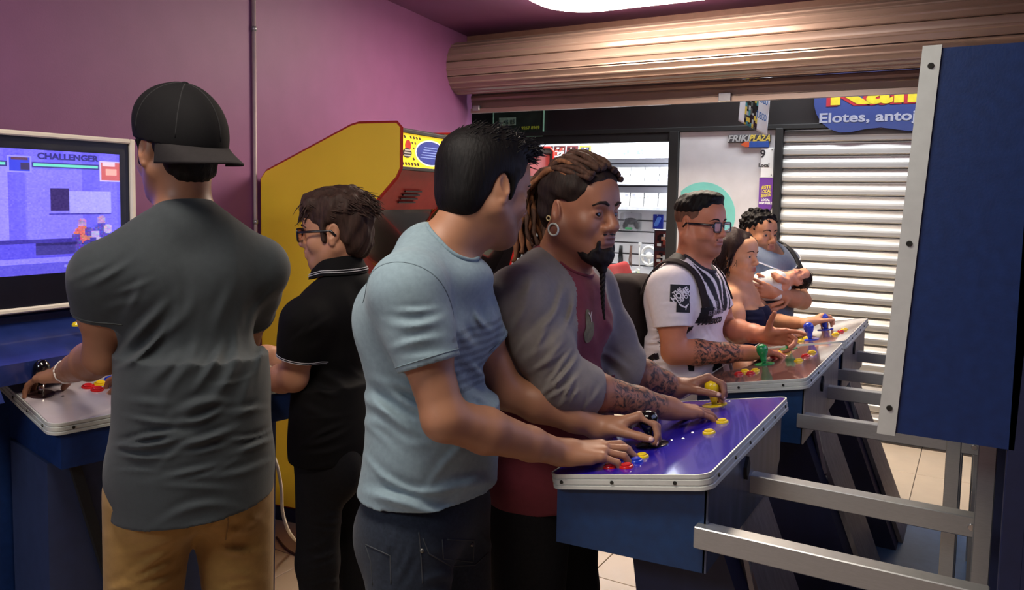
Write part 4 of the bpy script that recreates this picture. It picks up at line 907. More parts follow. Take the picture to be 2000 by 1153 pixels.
def eyes(T, R, s, parent, look=(1, 0, 0), iris=(52, 34, 24)):
    wht = M('eye_white', (176, 160, 148), .3, coat=.1, noise=(40, .03)); im = M('iris_%d' % iris[0], iris, .3, coat=.0, noise=(300, .2), spec=.3); pm = M('pupil', (8, 7, 7), .2, coat=.2)
    g = nrm(R@np.array(look, float)); u = nrm(np.cross(g, R[:, 2])); w = np.cross(u, g); B = np.stack([u, w, g], 1)
    for y in (-1, 1):
        mb = MB(); r = .0128*s; pr = [(sin(t)*r, -cos(t)*r) for t in np.linspace(.02, pi-.02, 16)]
        mb.lathe(pr, T(.0775, y*.0315, -.002), 18, np.vstack([np.hstack([B, np.zeros((3, 1))]), [0, 0, 0, 1]]))
        o = mb.build('eye', [wht, im, pm], parent, True, world=True); C = T(.0775, y*.0315, -.002)
        A = np.array(WM(parent))[:3, 3]; mi = []
        for p in o.data.polygons:
            d = nrm(np.array(p.center[:])+A-C)@g if parent.rotation_euler.z == 0 else 0; mi.append(2 if d > .945 else 1 if d > .80 else 0)
        o.data.polygons.foreach_set('material_index', mi)
def brows(name, T, s, m, parent, thick=.0045, xo=0., arch=.006):
    for y in (-1, 1):
        pts = [T(.0975+xo, y*.012, .021), T(.0985+xo, y*.024, .024+arch*.5), T(.092+xo, y*.038, .0245+arch*.4), T(.080+xo, y*.05, .019)]
        MB().tube(pts, [thick*s, thick*1.15*s, thick*s, thick*.4*s], 8, flat=.7).build('eyebrow', m, parent, True, world=True)
def hand_ops(S, w, h, n, right, curls, thumb=(35, 20, 20, 25), s=1., spread=8., wr=.027):
    """w wrist, h towards the knuckles, n out of the palm; curls: four fingers (index..little) of three joint angles; thumb: (splay, towards palm, bend, bend)"""
    w = np.array(w, float); h = nrm(h); n = nrm(np.array(n)-h*np.dot(n, h)); sd = np.cross(h, n)*(1 if right else -1)       # towards the thumb
    L = lambda a, b, c: w+(h*a+sd*b+n*c)*s
    base = [(.090, .029, .001), (.094, .0095, -.002), (.090, -.0105, -.001), (.082, -.029, .002)]; ln = [(.041, .025, .019), (.045, .029, .020), (.041, .027, .019), (.032, .020, .017)]; rd = [.0088, .0090, .0085, .0076]
    S.begin()
    S.cone(L(-.012, 0, 0), L(.02, .004, .0), .0255*s, .026*s, .01)
    for (a, b, c), r in zip(base, rd): S.cone(L(.012, b*.55, .001), L(a-.006, b, c), .0165*s, (r+.0035)*s, .012)
    S.cone(L(.018, .020, .008), L(.05, .028, .007), .018*s, .013*s, .01); S.cone(L(.02, -.02, .007), L(.055, -.027, .006), .0155*s, .012*s, .01)
    S.begin()
    tips = []
    for i in range(4):
        p = L(*base[i]); a = 0.; sp = radians(spread*(1.2, .3, -.6, -1.7)[i]); hd = h*cos(sp)+sd*sin(sp); r = rd[i]*s
        for j in range(3):
            a += radians(curls[i][j]); q = p+(hd*cos(a)+n*sin(a))*ln[i][j]*s
            S.cone(p, q, r*(1.0, .95, .88)[j], r*(.95, .88, .74)[j], 0 if j == 0 else .002)
            if j == 0: S.ell(p-n*.002*s, np.eye(3), np.array([1, 1, 1])*r*1.12, .003)
            p = q
        tips.append((p, hd*cos(a)+n*sin(a), -hd*sin(a)+n*cos(a), r))
    S.end(.006)
    sp, tp, b1, b2 = [radians(x) for x in thumb]; p = L(.018, .026, .010); d = h*cos(sp)*cos(tp)+sd*sin(sp)*cos(tp)+n*sin(tp); ax = nrm(np.cross(d, h*.4-sd*.8+n*.2))
    q = p+d*.044*s; S.cone(p, q, .0155*s, .0115*s, .01); d2 = nrm(d*cos(b1)+np.cross(ax, d)*sin(b1)); q2 = q+d2*.033*s; S.cone(q, q2, .0112*s, .0098*s, .004)
    d3 = nrm(d2*cos(b2)+np.cross(ax, d2)*sin(b2)); q3 = q2+d3*.026*s; S.cone(q2, q3, .0100*s, .0082*s, .003)
    S.end(.016); tips.append((q3, d3, nrm(np.cross(ax, d3)), .0095*s)); return tips
def nails(tips, m, parent):
    for p, d, n, r in tips:
        n = nrm(n-d*np.dot(n, d)); b = np.cross(d, n); B = np.stack([d, b, n], 1); c = p-n*r*.62-d*r*.1
        MB().ball(c, (r*.78, r*.62, r*.30), 10, 6, B).build('fingernail', m, parent, True, world=True)
def arm_ops(S, sh, el, wr, a=1., f=1., k=.03):
    sh, el, wr = map(np.array, (sh, el, wr)); m = sh+(el-sh)*.45; q = el+(wr-el)*.32; q2 = el+(wr-el)*.7; bend = nrm(nrm(sh-el)+nrm(wr-el))
    S.cone(sh, m, .060*a, .051*a, k); S.cone(m, el, .050*a, .041*f, .02); S.ell(m+bend*.008, np.eye(3), np.array([.05, .05, .055])*a, .03)
    S.cone(el, q, .041*f, .0445*f, .02); S.cone(q, q2, .0445*f, .034*f, .015); S.cone(q2, wr, .034*f, .0265*f, .015)
def torso_ops(S, J, e=0., b=1., belly=0., k=.05, female=False, low=True):
    """J: PC pelvis, AB waist, CH chest, NB neck base, SL SR shoulder joints, F L directions"""
    F, L = J['F'], J['L']; up = nrm(J['CH']-J['PC']); R = np.stack([F, L, np.cross(F, L)], 1)
    upc = nrm(J['NB']-J['AB']); Fc = nrm(F-upc*np.dot(F, upc)); Rc = np.stack([Fc, np.cross(upc, Fc), upc], 1)
    if low:
        S.ell(J['PC'], R, np.array([.112*b+belly*.3+e, .163*b+belly*.3+e, .13]), k)
        S.ell(J['AB']+F*belly*.5, R, np.array([.104*b+belly+e, .140*b+belly*.6+e, .17]), k)
    S.ell(J['CH'], Rc, np.array([.112*b+belly*.35+e, .152*b+belly*.25+e, .19+e]), k)
    if not female:
        for y in (-1, 1): S.ell(J['CH']+Rc@np.array([.055*b, y*.07*b, .04]), Rc, np.array([.062*b+e, .078*b+e, .075]), .04)
    S.ell(J['NB']+Rc@np.array([.035, 0, -.05]), Rc, np.array([.062+e, .12*b+e, .05+e]), .04)
    for y, s in ((1, J['SL']), (-1, J['SR'])):
        S.cone(J['CH']+Rc@np.array([-.02, y*.08*b, .07]), s, .085*b+e, .056*b+e, .05)
        S.cone(J['NB']+Rc@np.array([-.028, y*.02, .008]), s+Rc@np.array([-.008, -y*.012, .012]), .050+e, .045*b+e*.9, .045)
    return R, Rc
def legs_ops(S, J, e=.0, b=1., hem=.05, w=.115, wk=.085):
    F, L = J['F'], J['L']; R = np.stack([F, L, (0, 0, 1)], 1)
    S.ell(J['PC']+np.array([0, 0, -.0]), R, np.array([.122*b, .172*b, .15]), .04)
    for y in (-1, 1): S.ell(J['PC']+F*-.055+L*y*.075*b-np.array([0, 0, .06]), R, np.array([.090*b, .092*b, .11]), .04)
    for k in ('L', 'R'):
        h, kn, an = J['H'+k], J['K'+k], J['A'+k]; S.cone(h, kn, w*b, wk*b, .035); S.cone(kn, an, wk*b, hem, .03)
def shoe(parent, an, F, m, sole):
    F = nrm(np.array([F[0], F[1], 0])); L = np.array([-F[1], F[0], 0]); R = np.stack([F, L, (0, 0, 1)], 1); g = np.array([an[0], an[1], 0]); S = Field()
    S.ell(g+F*.03+np.array([0, 0, .055]), R, (.075, .042, .05), .03); S.ell(g+F*.13+np.array([0, 0, .035]), R, (.10, .047, .036), .03); S.cone(g+np.array([0, 0, .06]), g+np.array([0, 0, .12]), .045, .05, .03); S.plane(g+np.array([0, 0, .018]), (0, 0, -1))
    o = emit_mesh('shoe', S, .009, m, parent)
    P = []
    for a in np.arange(20)*pi/10: x = .085+.14*cos(a); P.append((x, (.046+.006*cos(a-.5))*sin(a)))
    A = np.eye(4); A[:3, :3] = R; A[:3, 3] = g; mb = MB(); mb.prism(P, 2, .0, .026); mb.V = [v@A[:3, :3].T+A[:3, 3] for v in mb.V]; mb.build('sole', sole, o, world=True)
def surf_tube(bvh, pts, r, off=.0):
    out = []
    for p in pts:
        q, nn, i, d = bvh.find_nearest(Vector(p)); out.append(np.array(q)+np.array(nn)*off)
    return out
def on(bvh, px, py, off=0.):      # the point of a surface seen along a line of sight
    r = nrm(ray(px, py)); q, nn, i, d = bvh.ray_cast(Vector(EYE), Vector(r), 12.); return (np.array(q)-r*off) if q is not None else None
def line_on(bvh, P, off=.0, n=8):
    q = [on(bvh, P[i][0]+(P[i+1][0]-P[i][0])*s_, P[i][1]+(P[i+1][1]-P[i][1])*s_, off) for i in range(len(P)-1) for s_ in np.linspace(0, 1, n)[:-1]]; return [x for x in q if x is not None]
def bvh_of(o):
    A = np.array(WM(o)); V = np.array([v.co[:] for v in o.data.vertices])@A[:3, :3].T+A[:3, 3]; return BVHTree.FromPolygons([Vector(v) for v in V], [tuple(p.vertices) for p in o.data.polygons])
def bvh_vf(V, F): return BVHTree.FromPolygons([tuple(v) for v in V], [tuple(int(i) for i in f) for f in F])
def project(V, F, origin, xd, yd, bvh, dirn, off=.002, sub=None):   # lays flat lettering onto cloth along dirn
    xd, yd, dirn = nrm(xd), nrm(yd), nrm(dirn); out = []
    for v in V:
        p = np.array(origin)+xd*v[0]+yd*v[1]-dirn*.25; q, nn, i, d = bvh.ray_cast(Vector(p), Vector(dirn), .6)
        out.append(np.array(q)-dirn*off if q is not None else np.array(origin)+xd*v[0]+yd*v[1])
    return np.array(out)
def grid_poly(poly, step):   # fine triangulated sheet of an outline, so that it can follow cloth
    b = bmesh.new(); vs = [b.verts.new((p[0], p[1], 0)) for p in poly]; b.faces.new(vs); bmesh.ops.triangulate(b, faces=b.faces)
    for _ in range(4):
        e = [x for x in b.edges if x.calc_length() > step]
        if not e: break
        bmesh.ops.subdivide_edges(b, edges=e, cuts=1); bmesh.ops.triangulate(b, faces=b.faces)
    b.verts.index_update(); V = np.array([v.co[:] for v in b.verts]); F = [tuple(v.index for v in f.verts) for f in b.faces]; b.free(); return V, F
def skin(name, c): return M(name, c, .48, attr='tint', noise=(26, .07), bump=(260, .10, .0012), spec=.4, sss=.06, ink=True)
skin_m = skin('skin', (180, 130, 100)); nail_m = M('nail', (206, 164, 146), .3, coat=.3)
def cloth(name, c, n=(60, .08), b=(420, .16, .0012), rough=.85, attr=None): return M(name, c, rough, noise=n, bump=b, sheen=.12 if sum(c) > 130 else 0., attr=attr, spec=.25 if sum(c) > 130 else .15)
def hairm(name, c, rough=.6): return M(name, c, rough, noise=(110, .45), bump=(170, .6, .003), spec=.18, stretch=(1, 1, .22))
def skin_tint(base, T, R, s, lips=(150, 86, 80), stubble=0., c=None):
    b = srgb(*base); lp = srgb(*lips)
    def fn(V):
        q = (V-T(0, 0, 0))@R/s; o = np.repeat(b[None], len(V), 0)
        m = (np.abs(q[:, 1]) < .024) & (q[:, 0] > .088) & (q[:, 2] < -.0535) & (q[:, 2] > -.0785); w = m*np.clip(1-(q[:, 1]/.026)**2, 0, 1); o = o*(1-w[:, None]*.8)+lp*w[:, None]*.8
        if stubble:
            w = np.clip((q[:, 0]-.02)/.03, 0, 1)*np.clip((-.045-q[:, 2])/.012, 0, 1)*np.clip((q[:, 2]+.14)/.02, 0, 1)*(1-m)*stubble; o = o*(1-w[:, None])+srgb(48, 40, 36)*w[:, None]
        return o
    return fn
def no_ink(V): return np.zeros(len(V), f32)
def arm_ink(segs):    # [(a, b, t0, t1, reach)] tattooed stretches of forearm
    def fn(V):
        o = np.zeros(len(V), f32)
        for a, b, t0, t1, r in segs:
            a, b = np.array(a), np.array(b); t = ((V-a)@(b-a))/((b-a)@(b-a)); d = np.linalg.norm(V-a-np.clip(t, 0, 1)[:, None]*(b-a), axis=1); o = np.maximum(o, (d < r)*np.clip((t-t0)/.06, 0, 1)*np.clip((t1-t)/.06, 0, 1))
        return o
    return fn
def reach(prev, px, py, ln, far=None):      # the point seen at (px, py) that lies ln from the previous joint; far picks the farther of the two
    r = ray(px, py); o = EYE-np.array(prev); a, b, c = r@r, 2*r@o, o@o-ln*ln; dsc = b*b-4*a*c
    if dsc <= 0: return EYE+r*(-b/(2*a))
    return EYE+r*((-b+(1 if far else -1)*sqrt(dsc))/(2*a))
def away(k): return lambda *p: EYE+(np.array(p, float)-EYE)*k
def figure(x, y, deg, hip=.90, feet=.11, label='', group=None, lean=0., name='person'):
    t = thing(name, label, 'person', (x, y, 0), group=group); F = np.array([cos(radians(deg)), sin(radians(deg)), 0]); L = np.array([-F[1], F[0], 0])
    J = dict(F=F, L=L, PC=np.array([x, y, hip])); g = np.array([x, y, 0])
    for k, s in (('L', 1), ('R', -1)):
        J['H'+k] = J['PC']+L*s*.085+np.array([0, 0, -.04]); J['K'+k] = g+L*s*(feet*.95)+F*.025+np.array([0, 0, hip*.53]); J['A'+k] = g+L*s*feet-F*.03+np.array([0, 0, .09])
    return t, J
denim = M('dark_denim', (34, 42, 54), .85, noise=(140, .25), bump=(700, .2, .001), sheen=.1, spec=.2)
blk_denim = M('black_denim', (22, 22, 25), .85, noise=(120, .2), bump=(600, .2, .001), spec=.2)
shoe_m = M('shoe_black', (26, 26, 28), .6); sole_m = M('shoe_sole', (190, 188, 182), .6)
def neckhole(S, J, r=.075, f=.03, dz=.0, depth=.05, k=.012):
    n = nrm(nrm(J['HD']-J['NB'])+np.array([0, 0, 1.])); c = J['NB']+J['F']*f+np.array([0, 0, dz]); S.cone(c-n*depth, c+n*.16, r*.86, r*1.12, k, 's')
def rim(bvh, J, r, f, dz, parent, m, rad=.005, nm='neck_rib', off=.002):     # knitted neck rib along the neck hole's edge
    n = nrm(nrm(J['HD']-J['NB'])+np.array([0, 0, 1.])); c = J['NB']+J['F']*f+np.array([0, 0, dz]); u = nrm(np.cross(n, J['L'])); w = np.cross(n, u); pts = []
    for a in np.linspace(0, 2*pi, 56):
        d = u*cos(a)+w*sin(a)
        for rr in (.975, 1.03, 1.1):
            q, nn, i, ds = bvh.ray_cast(Vector(c+d*(r*rr+.002)+n*.2), Vector(-n), .34)
            if q is not None: pts.append(np.array(q)+n*off); break
    return MB().tube(pts, rad, 8, flat=1.3).build(nm, m, parent, True, world=True) if len(pts) > 8 else None
def tee(J, e=.016, b=1., belly=0., arms=(), hemz=.84, hemtilt=(0, 0), drape=(.135, .185), warp=None, female=False, neck=.074, nf=.028, ndz=.0, ndepth=.045, hemoff=0., creases=None):
    """arms: (shoulder, elbow, wrist, fraction of the upper arm (or 1+fraction of the forearm), radius at the shoulder, radius at the cuff)"""
    S = Field(); torso_ops(S, J, e, b, belly, .05, female)
    S.ecyl(np.array([*(J['PC']+J['F']*hemoff)[:2], hemz-.03]), J['AB']+np.array([0, 0, .08]), J['F'], drape, (drape[0]*.93, drape[1]*.9), .06)
    for sh, el, wr, t, r0, r1 in arms:
        sh, el, wr = map(np.array, (sh, el, wr))
        if t <= 1: c = sh+(el-sh)*t; S.begin(); S.chain([sh, sh+(c-sh)*.5, c+(el-sh)*.1], [r0, (r0+r1)/2, r1], .02); S.plane(c, el-sh); S.cone(c-(el-sh)*.1, c+(el-sh)*.2, r1-.009, r1-.004, 0, 's'); S.end(.035)
        else: c = el+(wr-el)*(t-1); S.begin(); S.chain([sh, sh+(el-sh)*.55, el, el+(c-el)*.5, c+(wr-el)*.06], [r0, r0*.92, (r0+r1)/2, (r0+r1*2)/3, r1], .03); S.plane(c, wr-el); S.cone(c-(wr-el)*.1, c+(wr-el)*.15, r1-.008, r1-.004, 0, 's'); S.end(.035)
    if warp: S.warp(warp)
    if creases: S.creases(creases)
    neckhole(S, J, neck, nf, ndz, ndepth)
    hp = np.array([*J['PC'][:2], hemz]); hn = np.array([J['F'][0]*hemtilt[0]+J['L'][0]*hemtilt[1], J['F'][1]*hemtilt[0]+J['L'][1]*hemtilt[1], -1.]); S.plane(hp, hn)
    S.ecyl(hp+np.array([0, 0, -.12]), hp+np.array([0, 0, .04]), J['F'], (drape[0]-.011, drape[1]-.011), (drape[0]-.016, drape[1]-.016), 0, 's')
    return S
def trousers(t, J, m, b=1., hem=.058, w=.112, wk=.082, warp=None, top=.0, name='trousers', h=.0075):
    S = Field(); legs_ops(S, J, 0, b, hem, w, wk)
    if isinstance(warp, list): S.creases(warp)
    elif warp: S.warp(warp)
    S.plane(J['PC']+np.array([0, 0, .11+top]), (0, 0, 1)); S.plane((0, 0, .05), (0, 0, -1)); o = emit_mesh(name, S, h, m, t)
    return o
def shoes(t, J):
    for k in 'LR': shoe(t, J['A'+k], J['F'], shoe_m, sole_m)
def locks(name, m, parent, starts, length, dirn, rad=.004, seed=1, jit=.4, n=5, bend=.3, taper=.15, sub=6):
    r = np.random.default_rng(seed); mb = MB()
    for p, nn in starts:
        d = nrm(np.array(dirn)*1.+np.array(nn)*bend+r.normal(0, jit, 3)); L_ = length*(0.7+.6*r.random()); pts = [np.array(p)-np.array(nn)*.004]; q = pts[0]
        for k in range(n-1): q = q+d*L_/(n-1); d = nrm(d-np.array(nn)*.18+r.normal(0, .1, 3)); pts.append(q)
        mb.tube(pts, list(rad*np.linspace(1, taper, n)), sub, True)
    return tag(mb.build(name, m, parent, True, world=True), kind='stuff')
def scalp_points(V, F, n, cond, seed=1):
    tri = V[F]; c = tri.mean(1); nn = np.cross(tri[:, 2]-tri[:, 0], tri[:, 3]-tri[:, 1]); nn /= np.linalg.norm(nn, axis=1)[:, None]+1e-9; ok = np.nonzero(cond(c))[0]
    ix = np.random.default_rng(seed).choice(ok, min(n, len(ok)), False); return [(c[i], nn[i]) for i in ix]

# ------------------------------------------------------------------ man in the pale blue-grey T-shirt (nearest)
K_ = away(1.03)
t, J = figure(-1.082, 1.473, 4, .88, .12, 'man in a pale grey blue T-shirt holding the black joystick, face turned away')
A = t
J['AB'] = K_(-1.035, 1.43, 1.06); J['CH'] = K_(-1.058, 1.42, 1.27); J['NB'] = K_(-1.032, 1.436, 1.462)
J['SR'] = K_(-.985, 1.262, 1.405); J['SL'] = K_(-1.06, 1.535, 1.385)
HD = U(948, 368, 1.85); J['HD'] = HD; HR = head_frame(66, 12, 4); hs = 1.04
tg = PZ(1238, 900, 1.0); stA = PZ(1275, 835, 1.05)+np.array([-.006, .062, .022])
wR = reach(tg, 1100, 886, .165, False); eR = PY(868, 818, 1.30); wL = reach(stA, 1178, 838, .104, True); eL = PY(990, 765, 1.68)
S = Field(); T = head_ops(S, HD, HR, hs, 1.05, .004, 1., J['NB'], .058)
torso_ops(S, J, 0, 1., 0, low=False); arm_ops(S, J['SR'], eR, wR, 1., 1.08); arm_ops(S, J['SL'], eL, wL, 1., 1.05)
nR = np.array([-.1, .1, -1])
tipsR = hand_ops(S, wR+np.array([0, 0, .004]), nrm(tg+np.array([0, 0, .022])-wR), nR, True, [(2, 34, 18), (6, 38, 20), (12, 42, 22), (18, 46, 22)], (34, 18, 12, 10), 1.06, 6)
nL = nrm(np.array([.25, -.34, -.9])); hL = nrm(stA-wL)
tipsL = hand_ops(S, wL, hL, nL, False, [(44, 52, 30), (48, 56, 30), (52, 56, 32), (54, 56, 32)], (30, 30, 8, 8), 1.04, 5)
emit_mesh('body', S, .0031, skin_m, t, tint=skin_tint((162, 114, 85), T, HR, hs, (140, 84, 76), .3), ink=no_ink); nails(tipsR, nail_m, t); nails(tipsL, nail_m, t)
tee_a = M('tee_blue_grey', (146, 164, 168), .88, attr='tint', noise=(90, .09), bump=(520, .18, .001), sheen=.12, spec=.2)
fl = [(800, 800, .10, -35, .05, .009), (880, 780, .10, -50, .05, .009), (930, 650, .08, -60, .04, .008), (780, 960, .12, -18, .045, .009), (900, 980, .12, 12, .05, .008), (745, 820, .10, -25, .06, .006), (820, 640, .07, 8, .035, .005), (935, 760, .08, -45, .045, .008), (900, 900, .12, 25, .06, .006)]
S = tee(J, .016, 1.0, .005, [(J['SR'], eR, wR, .58, .074, .066), (J['SL'], eL, wL, .55, .074, .066)], .925, (.03, .0), (.142, .182), None, nf=.02, hemoff=-.005, neck=.064, creases=fl)
def tint_a(V):
    b = srgb(130, 150, 157); d = srgb(92, 104, 112); o = np.repeat(b[None], len(V), 0); z = V[:, 2]; loc_ = (V-J['CH'])@np.stack([J['F'], J['L'], (0, 0, 1)], 1)
    m = (loc_[:, 0] > .065) & (z < 1.315) & (z > 1.17) & (np.abs(loc_[:, 1]) < .17) & ((np.floor((z-1.17)/.0095).astype(int) % 2) == 0); o[m] = o[m]*.35+d*.65
    return o
shirt = emit_mesh('t_shirt', S, .0046, tee_a, t, tint=tint_a); bA = bvh_of(shirt)
rim(bA, J, .064, .02, 0, shirt, M('rib_blue_grey', (122, 142, 149), .9, noise=(200, .15)), .0055)
seam = M('seam_grey', (108, 126, 132), .9)
def ring(bvh, c, ax, r, parent, m, rad=.0016, off=.0, n=40, a0=0, a1=2*pi, nm='seam'):
    ax = nrm(ax); u = nrm(np.cross(ax, (0.1, .2, 1))); w = np.cross(ax, u); pts = []
    for a in np.linspace(a0, a1, n):
        d = u*cos(a)+w*sin(a); q, nn, i, ds = bvh.ray_cast(Vector(np.array(c)+d*r), Vector(-d), r)
        if q is not None and ds > r*.12: pts.append(np.array(q)+np.array(nn)*off)
    if len(pts) > 3: return MB().tube(pts, rad, 6).build(nm, m, parent, True, world=True)
for sh_, el_ in ((J['SR'], eR), (J['SL'], eL)):
    c_ = sh_+(el_-sh_)*.53; ring(bA, c_, el_-sh_, .11, shirt, seam)
    c_ = sh_+(el_-sh_)*.02; ring(bA, c_+np.array([0, 0, -.0]), nrm(el_-sh_)*.5+np.array([0, (sh_-J['CH'])[1]*3, .1]), .13, shirt, seam, .0014)
pz_ = J['PC'][2]
trA = trousers(t, J, denim, .97, .06, .108, .082, [(780, 1090, .08, 60, .03, .004), (930, 1090, .08, -50, .03, .005), (860, 1130, .09, 10, .035, .004)], -.03); bJ = bvh_of(trA)
sj = M('stitch_denim', (58, 62, 66), .8)
for pts in ([(826, 1052), (838, 1082), (880, 1106), (928, 1104), (958, 1076)], [(864, 1054), (866, 1092), (924, 1098), (926, 1056), (864, 1054)], [(818, 1040), (822, 1080), (826, 1150)], [(714, 1066), (724, 1098), (728, 1150)], [(714, 1064), (762, 1086), (764, 1150)]):
    q = line_on(bJ, pts)
    if len(q) > 3: MB().tube(q, .0016, 5).build('pocket_seam', sj, trA, True, world=True)
for p in ((824, 1076), (921, 1064)):
    q = on(bJ, *p)
    if q is not None: MB().ball(q, .0055, 10, 6).build('rivet', M('rivet', (110, 110, 104), .35, .8), trA, True, world=True)
shoes(t, J)
hair_b = hairm('hair_black', (15, 12, 11))
S = Field(); S.ell(T(-.018, 0, .052), HR, np.array([.108, .088, .083])*hs, .02); S.ell(T(-.055, 0, .0), HR, np.array([.062, .078, .075])*hs, .03); S.ell(T(-.06, 0, -.04), HR, np.array([.042, .058, .045])*hs, .03); S.ell(T(.02, 0, .098), HR, np.array([.09, .072, .036])*hs, .02)
for y in (-1, 1): S.cone(T(.024, y*.071, .03), T(.018, y*.073, -.024), .013, .008, .012)

S.plane(T(.062, 0, .05), HR@np.array([1, 0, -.55])); 
for y in (-1, 1): S.ell(T(-.006, y*.088, -.012), HR, np.array([.026, .03, .04])*hs, .004, 's')
hp = emit_mesh('hair', S, .0042, hair_b, t); V_ = np.array([v.co[:] for v in hp.data.vertices])+np.array(t.location); F_ = np.array([list(p.vertices) for p in hp.data.polygons])
top = scalp_points(V_, F_, 700, lambda c: ((c-HD)@HR)[:, 2] > .075*hs, 3); locks('hair_strands', hair_b, hp, top, .024, HR@np.array([.75, 0, .45]), .0026, 3, .18)
fr = scalp_points(V_, F_, 150, lambda c: (((c-HD)@HR)[:, 2] > .07*hs) & (((c-HD)@HR)[:, 0] > .045*hs), 4); locks('fringe', hair_b, hp, fr, .04, HR@np.array([.9, 0, .1]), .003, 5, .16)
eyes(T, HR, hs, t); brows('eyebrow', T, hs, hair_b, t)
# ------------------------------------------------------------------ man with dreadlocks in the grey and maroon raglan shirt
K_ = away(1.04)
t, J = figure(-1.025, 1.934, 0, .84, .12, 'man with dreadlocks and ring earrings in a maroon shirt with grey sleeves')
J['AB'] = K_(-.97, 1.86, 1.03); J['CH'] = K_(-.985, 1.865, 1.24); J['NB'] = K_(-.955, 1.87, 1.405); J['SR'] = K_(-.965, 1.675, 1.345); J['SL'] = K_(-.955, 2.055, 1.335)
HD = U(1134, 412, 2.14); J['HD'] = HD; HR = head_frame(-16, 3, 0); hs = 1.07
tg = PZ(1402, 815, 1.01); stB = PZ(1393, 753, 1.06)+np.array([.0, .038, .02]); wR = reach(tg, 1305, 798, .17, False); eR = PY(1098, 752, 1.765); wL = reach(stB, 1326, 760, .10, True); eL = PY(1222, 722, 2.16)
S = Field(); T = head_ops(S, HD, HR, hs, 1.1, .011, 1.2, J['NB'], .064)
torso_ops(S, J, 0, 1.08, 0, low=False); arm_ops(S, J['SR'], eR, wR, 1.12, 1.12); arm_ops(S, J['SL'], eL, wL, 1.1, 1.1)
tipsR = hand_ops(S, wR, nrm(tg+np.array([0, 0, .012])-wR), (-.05, -.1, -1), True, [(4, 22, 14), (6, 24, 14), (9, 26, 16), (12, 30, 16)], (26, 10, 12, 8), 1.04, 9)
hL = nrm(stB-wL); tipsL = hand_ops(S, wL, hL, (.25, -.34, -.9), False, [(44, 52, 30), (48, 56, 30), (52, 56, 32), (54, 56, 32)], (30, 30, 8, 8), 1.02, 5)
emit_mesh('body', S, .0029, skin_m, t, tint=skin_tint((150, 100, 76), T, HR, hs, (112, 66, 62), .0), ink=arm_ink([(eR, wR, .36, .96, .06), (eL, wL, .25, .9, .06)])); nails(tipsR, nail_m, t); nails(tipsL, nail_m, t)
eyes(T, HR, hs, t, (1, -.28, .02)); hair_br = hairm('hair_brown_black', (38, 28, 24)); brows('eyebrow', T, hs, hair_br, t, .0056)
fl = [(1090, 720, .08, 40, .028, .008), (1125, 765, .06, 60, .024, .007), (1050, 640, .08, 60, .04, .007), (1040, 570, .07, 70, .04, .006), (1100, 600, .07, 75, .04, .006), (1180, 660, .08, -70, .045, .006), (1200, 720, .07, -40, .04, .005), (1075, 680, .07, 50, .03, .007)]; S = tee(J, .016, 1.14, .022, [(J['SR'], eR, wR, 1.30, .082, .056), (J['SL'], eL, wL, 1.16, .078, .056)], .775, (0, 0), (.16, .196), None, neck=.070, nf=.022, creases=fl)
gry, mar = cloth('sleeve_grey', (122, 116, 112)), cloth('shirt_maroon', (112, 44, 54))
def sp_b(C):
    q = C-J['CH']; side = np.abs(q[:, 1]); z = C[:, 2]; dd = np.full(len(C), 9.)
    for e_, w_ in ((eR, wR), (eL, wL)): tt = np.clip(((C-e_)@(w_-e_))/((w_-e_)@(w_-e_)), 0, 1); dd = np.minimum(dd, np.linalg.norm(C-e_-tt[:, None]*(w_-e_), axis=1))
    return ((side > (.118-.32*np.clip(z-1.26, 0, .2))) & (z > 1.10)) | (dd < .088)
sb_ = emit_mesh(['shirt_body', 'sleeves'], S, .0046, [mar, gry], t, split=lambda C: sp_b(C).astype(int))
bB = bvh_of(sb_[0]); rim(bB, J, .070, .022, 0, sb_[0], mar, .005)
V, F = grid_poly([(.03*cos(a)*(.7 if sin(a) > 0 else 1), .045*sin(a)) for a in np.arange(20)*pi/10], .012)
P = project(V, F, J['CH']+np.array([.12, -.055, .04]), (0, 1, 0), (0, 0, 1), bB, (-1, 0.15, 0), .002); mk('chest_print', P, F, M('print_olive', (112, 104, 72), .8, noise=(60, .4)), sb_[0], world=True)
V, F = textmesh('Y', .035, .001); mk('print_letter', project(V*1., F, J['CH']+np.array([.12, -.045, .062]), (0, 1, 0), (0, 0, 1), bB, (-1, .15, 0), .004), F, M('print_cream', (196, 176, 160), .8), sb_[0], world=True)
trousers(t, J, blk_denim, 1.06, .062, .118, .088, None, -.02); shoes(t, J)
# short boxed beard, goatee braid
bm = hairm('beard_black', (26, 20, 18), .6); S = Field()
S.ell(T(.074, 0, -.103), HR, np.array([.034, .037, .030])*hs, .02)
for y in (-1, 1): S.cone(T(.046, y*.052, -.092), T(.066, y*.034, -.106), .006, .019, .02); S.cone(T(.094, y*.024, -.0535), T(.0875, y*.0285, -.090), .0024, .0065, .006)
S.cone(T(.0985, -.021, -.0505), T(.0985, .021, -.0505), .0036, .0036, .004); S.cone(T(.08, 0, -.112), T(.084, 0, -.14), .019, .011, .015)
S.ell(T(.108, 0, -.0645), HR, np.array([.026, .0215, .0142])*hs, .003, 's'); S.warp(wob(220, .0018, 3)); emit_mesh('beard', S, .0028, bm, t)
pts = [T(.083, 0, -.125), T(.088, -.002, -.16), T(.091, -.002, -.195), T(.094, .0, -.23), T(.098, .004, -.262)]
mb = MB(); Q = []
for k in range(33):
    u = k/32*4; i = min(int(u), 3); Q.append(pts[i]*(1-(u-i))+pts[i+1]*(u-i))
for ph in (0, 2.1, 4.2):
    mb.tube([q+HR@np.array([sin(k*.75+ph), cos(k*.75+ph), 0])*.0048*(1-k/50) for k, q in enumerate(Q)], [.0056*(1-k/44) for k in range(33)], 6)
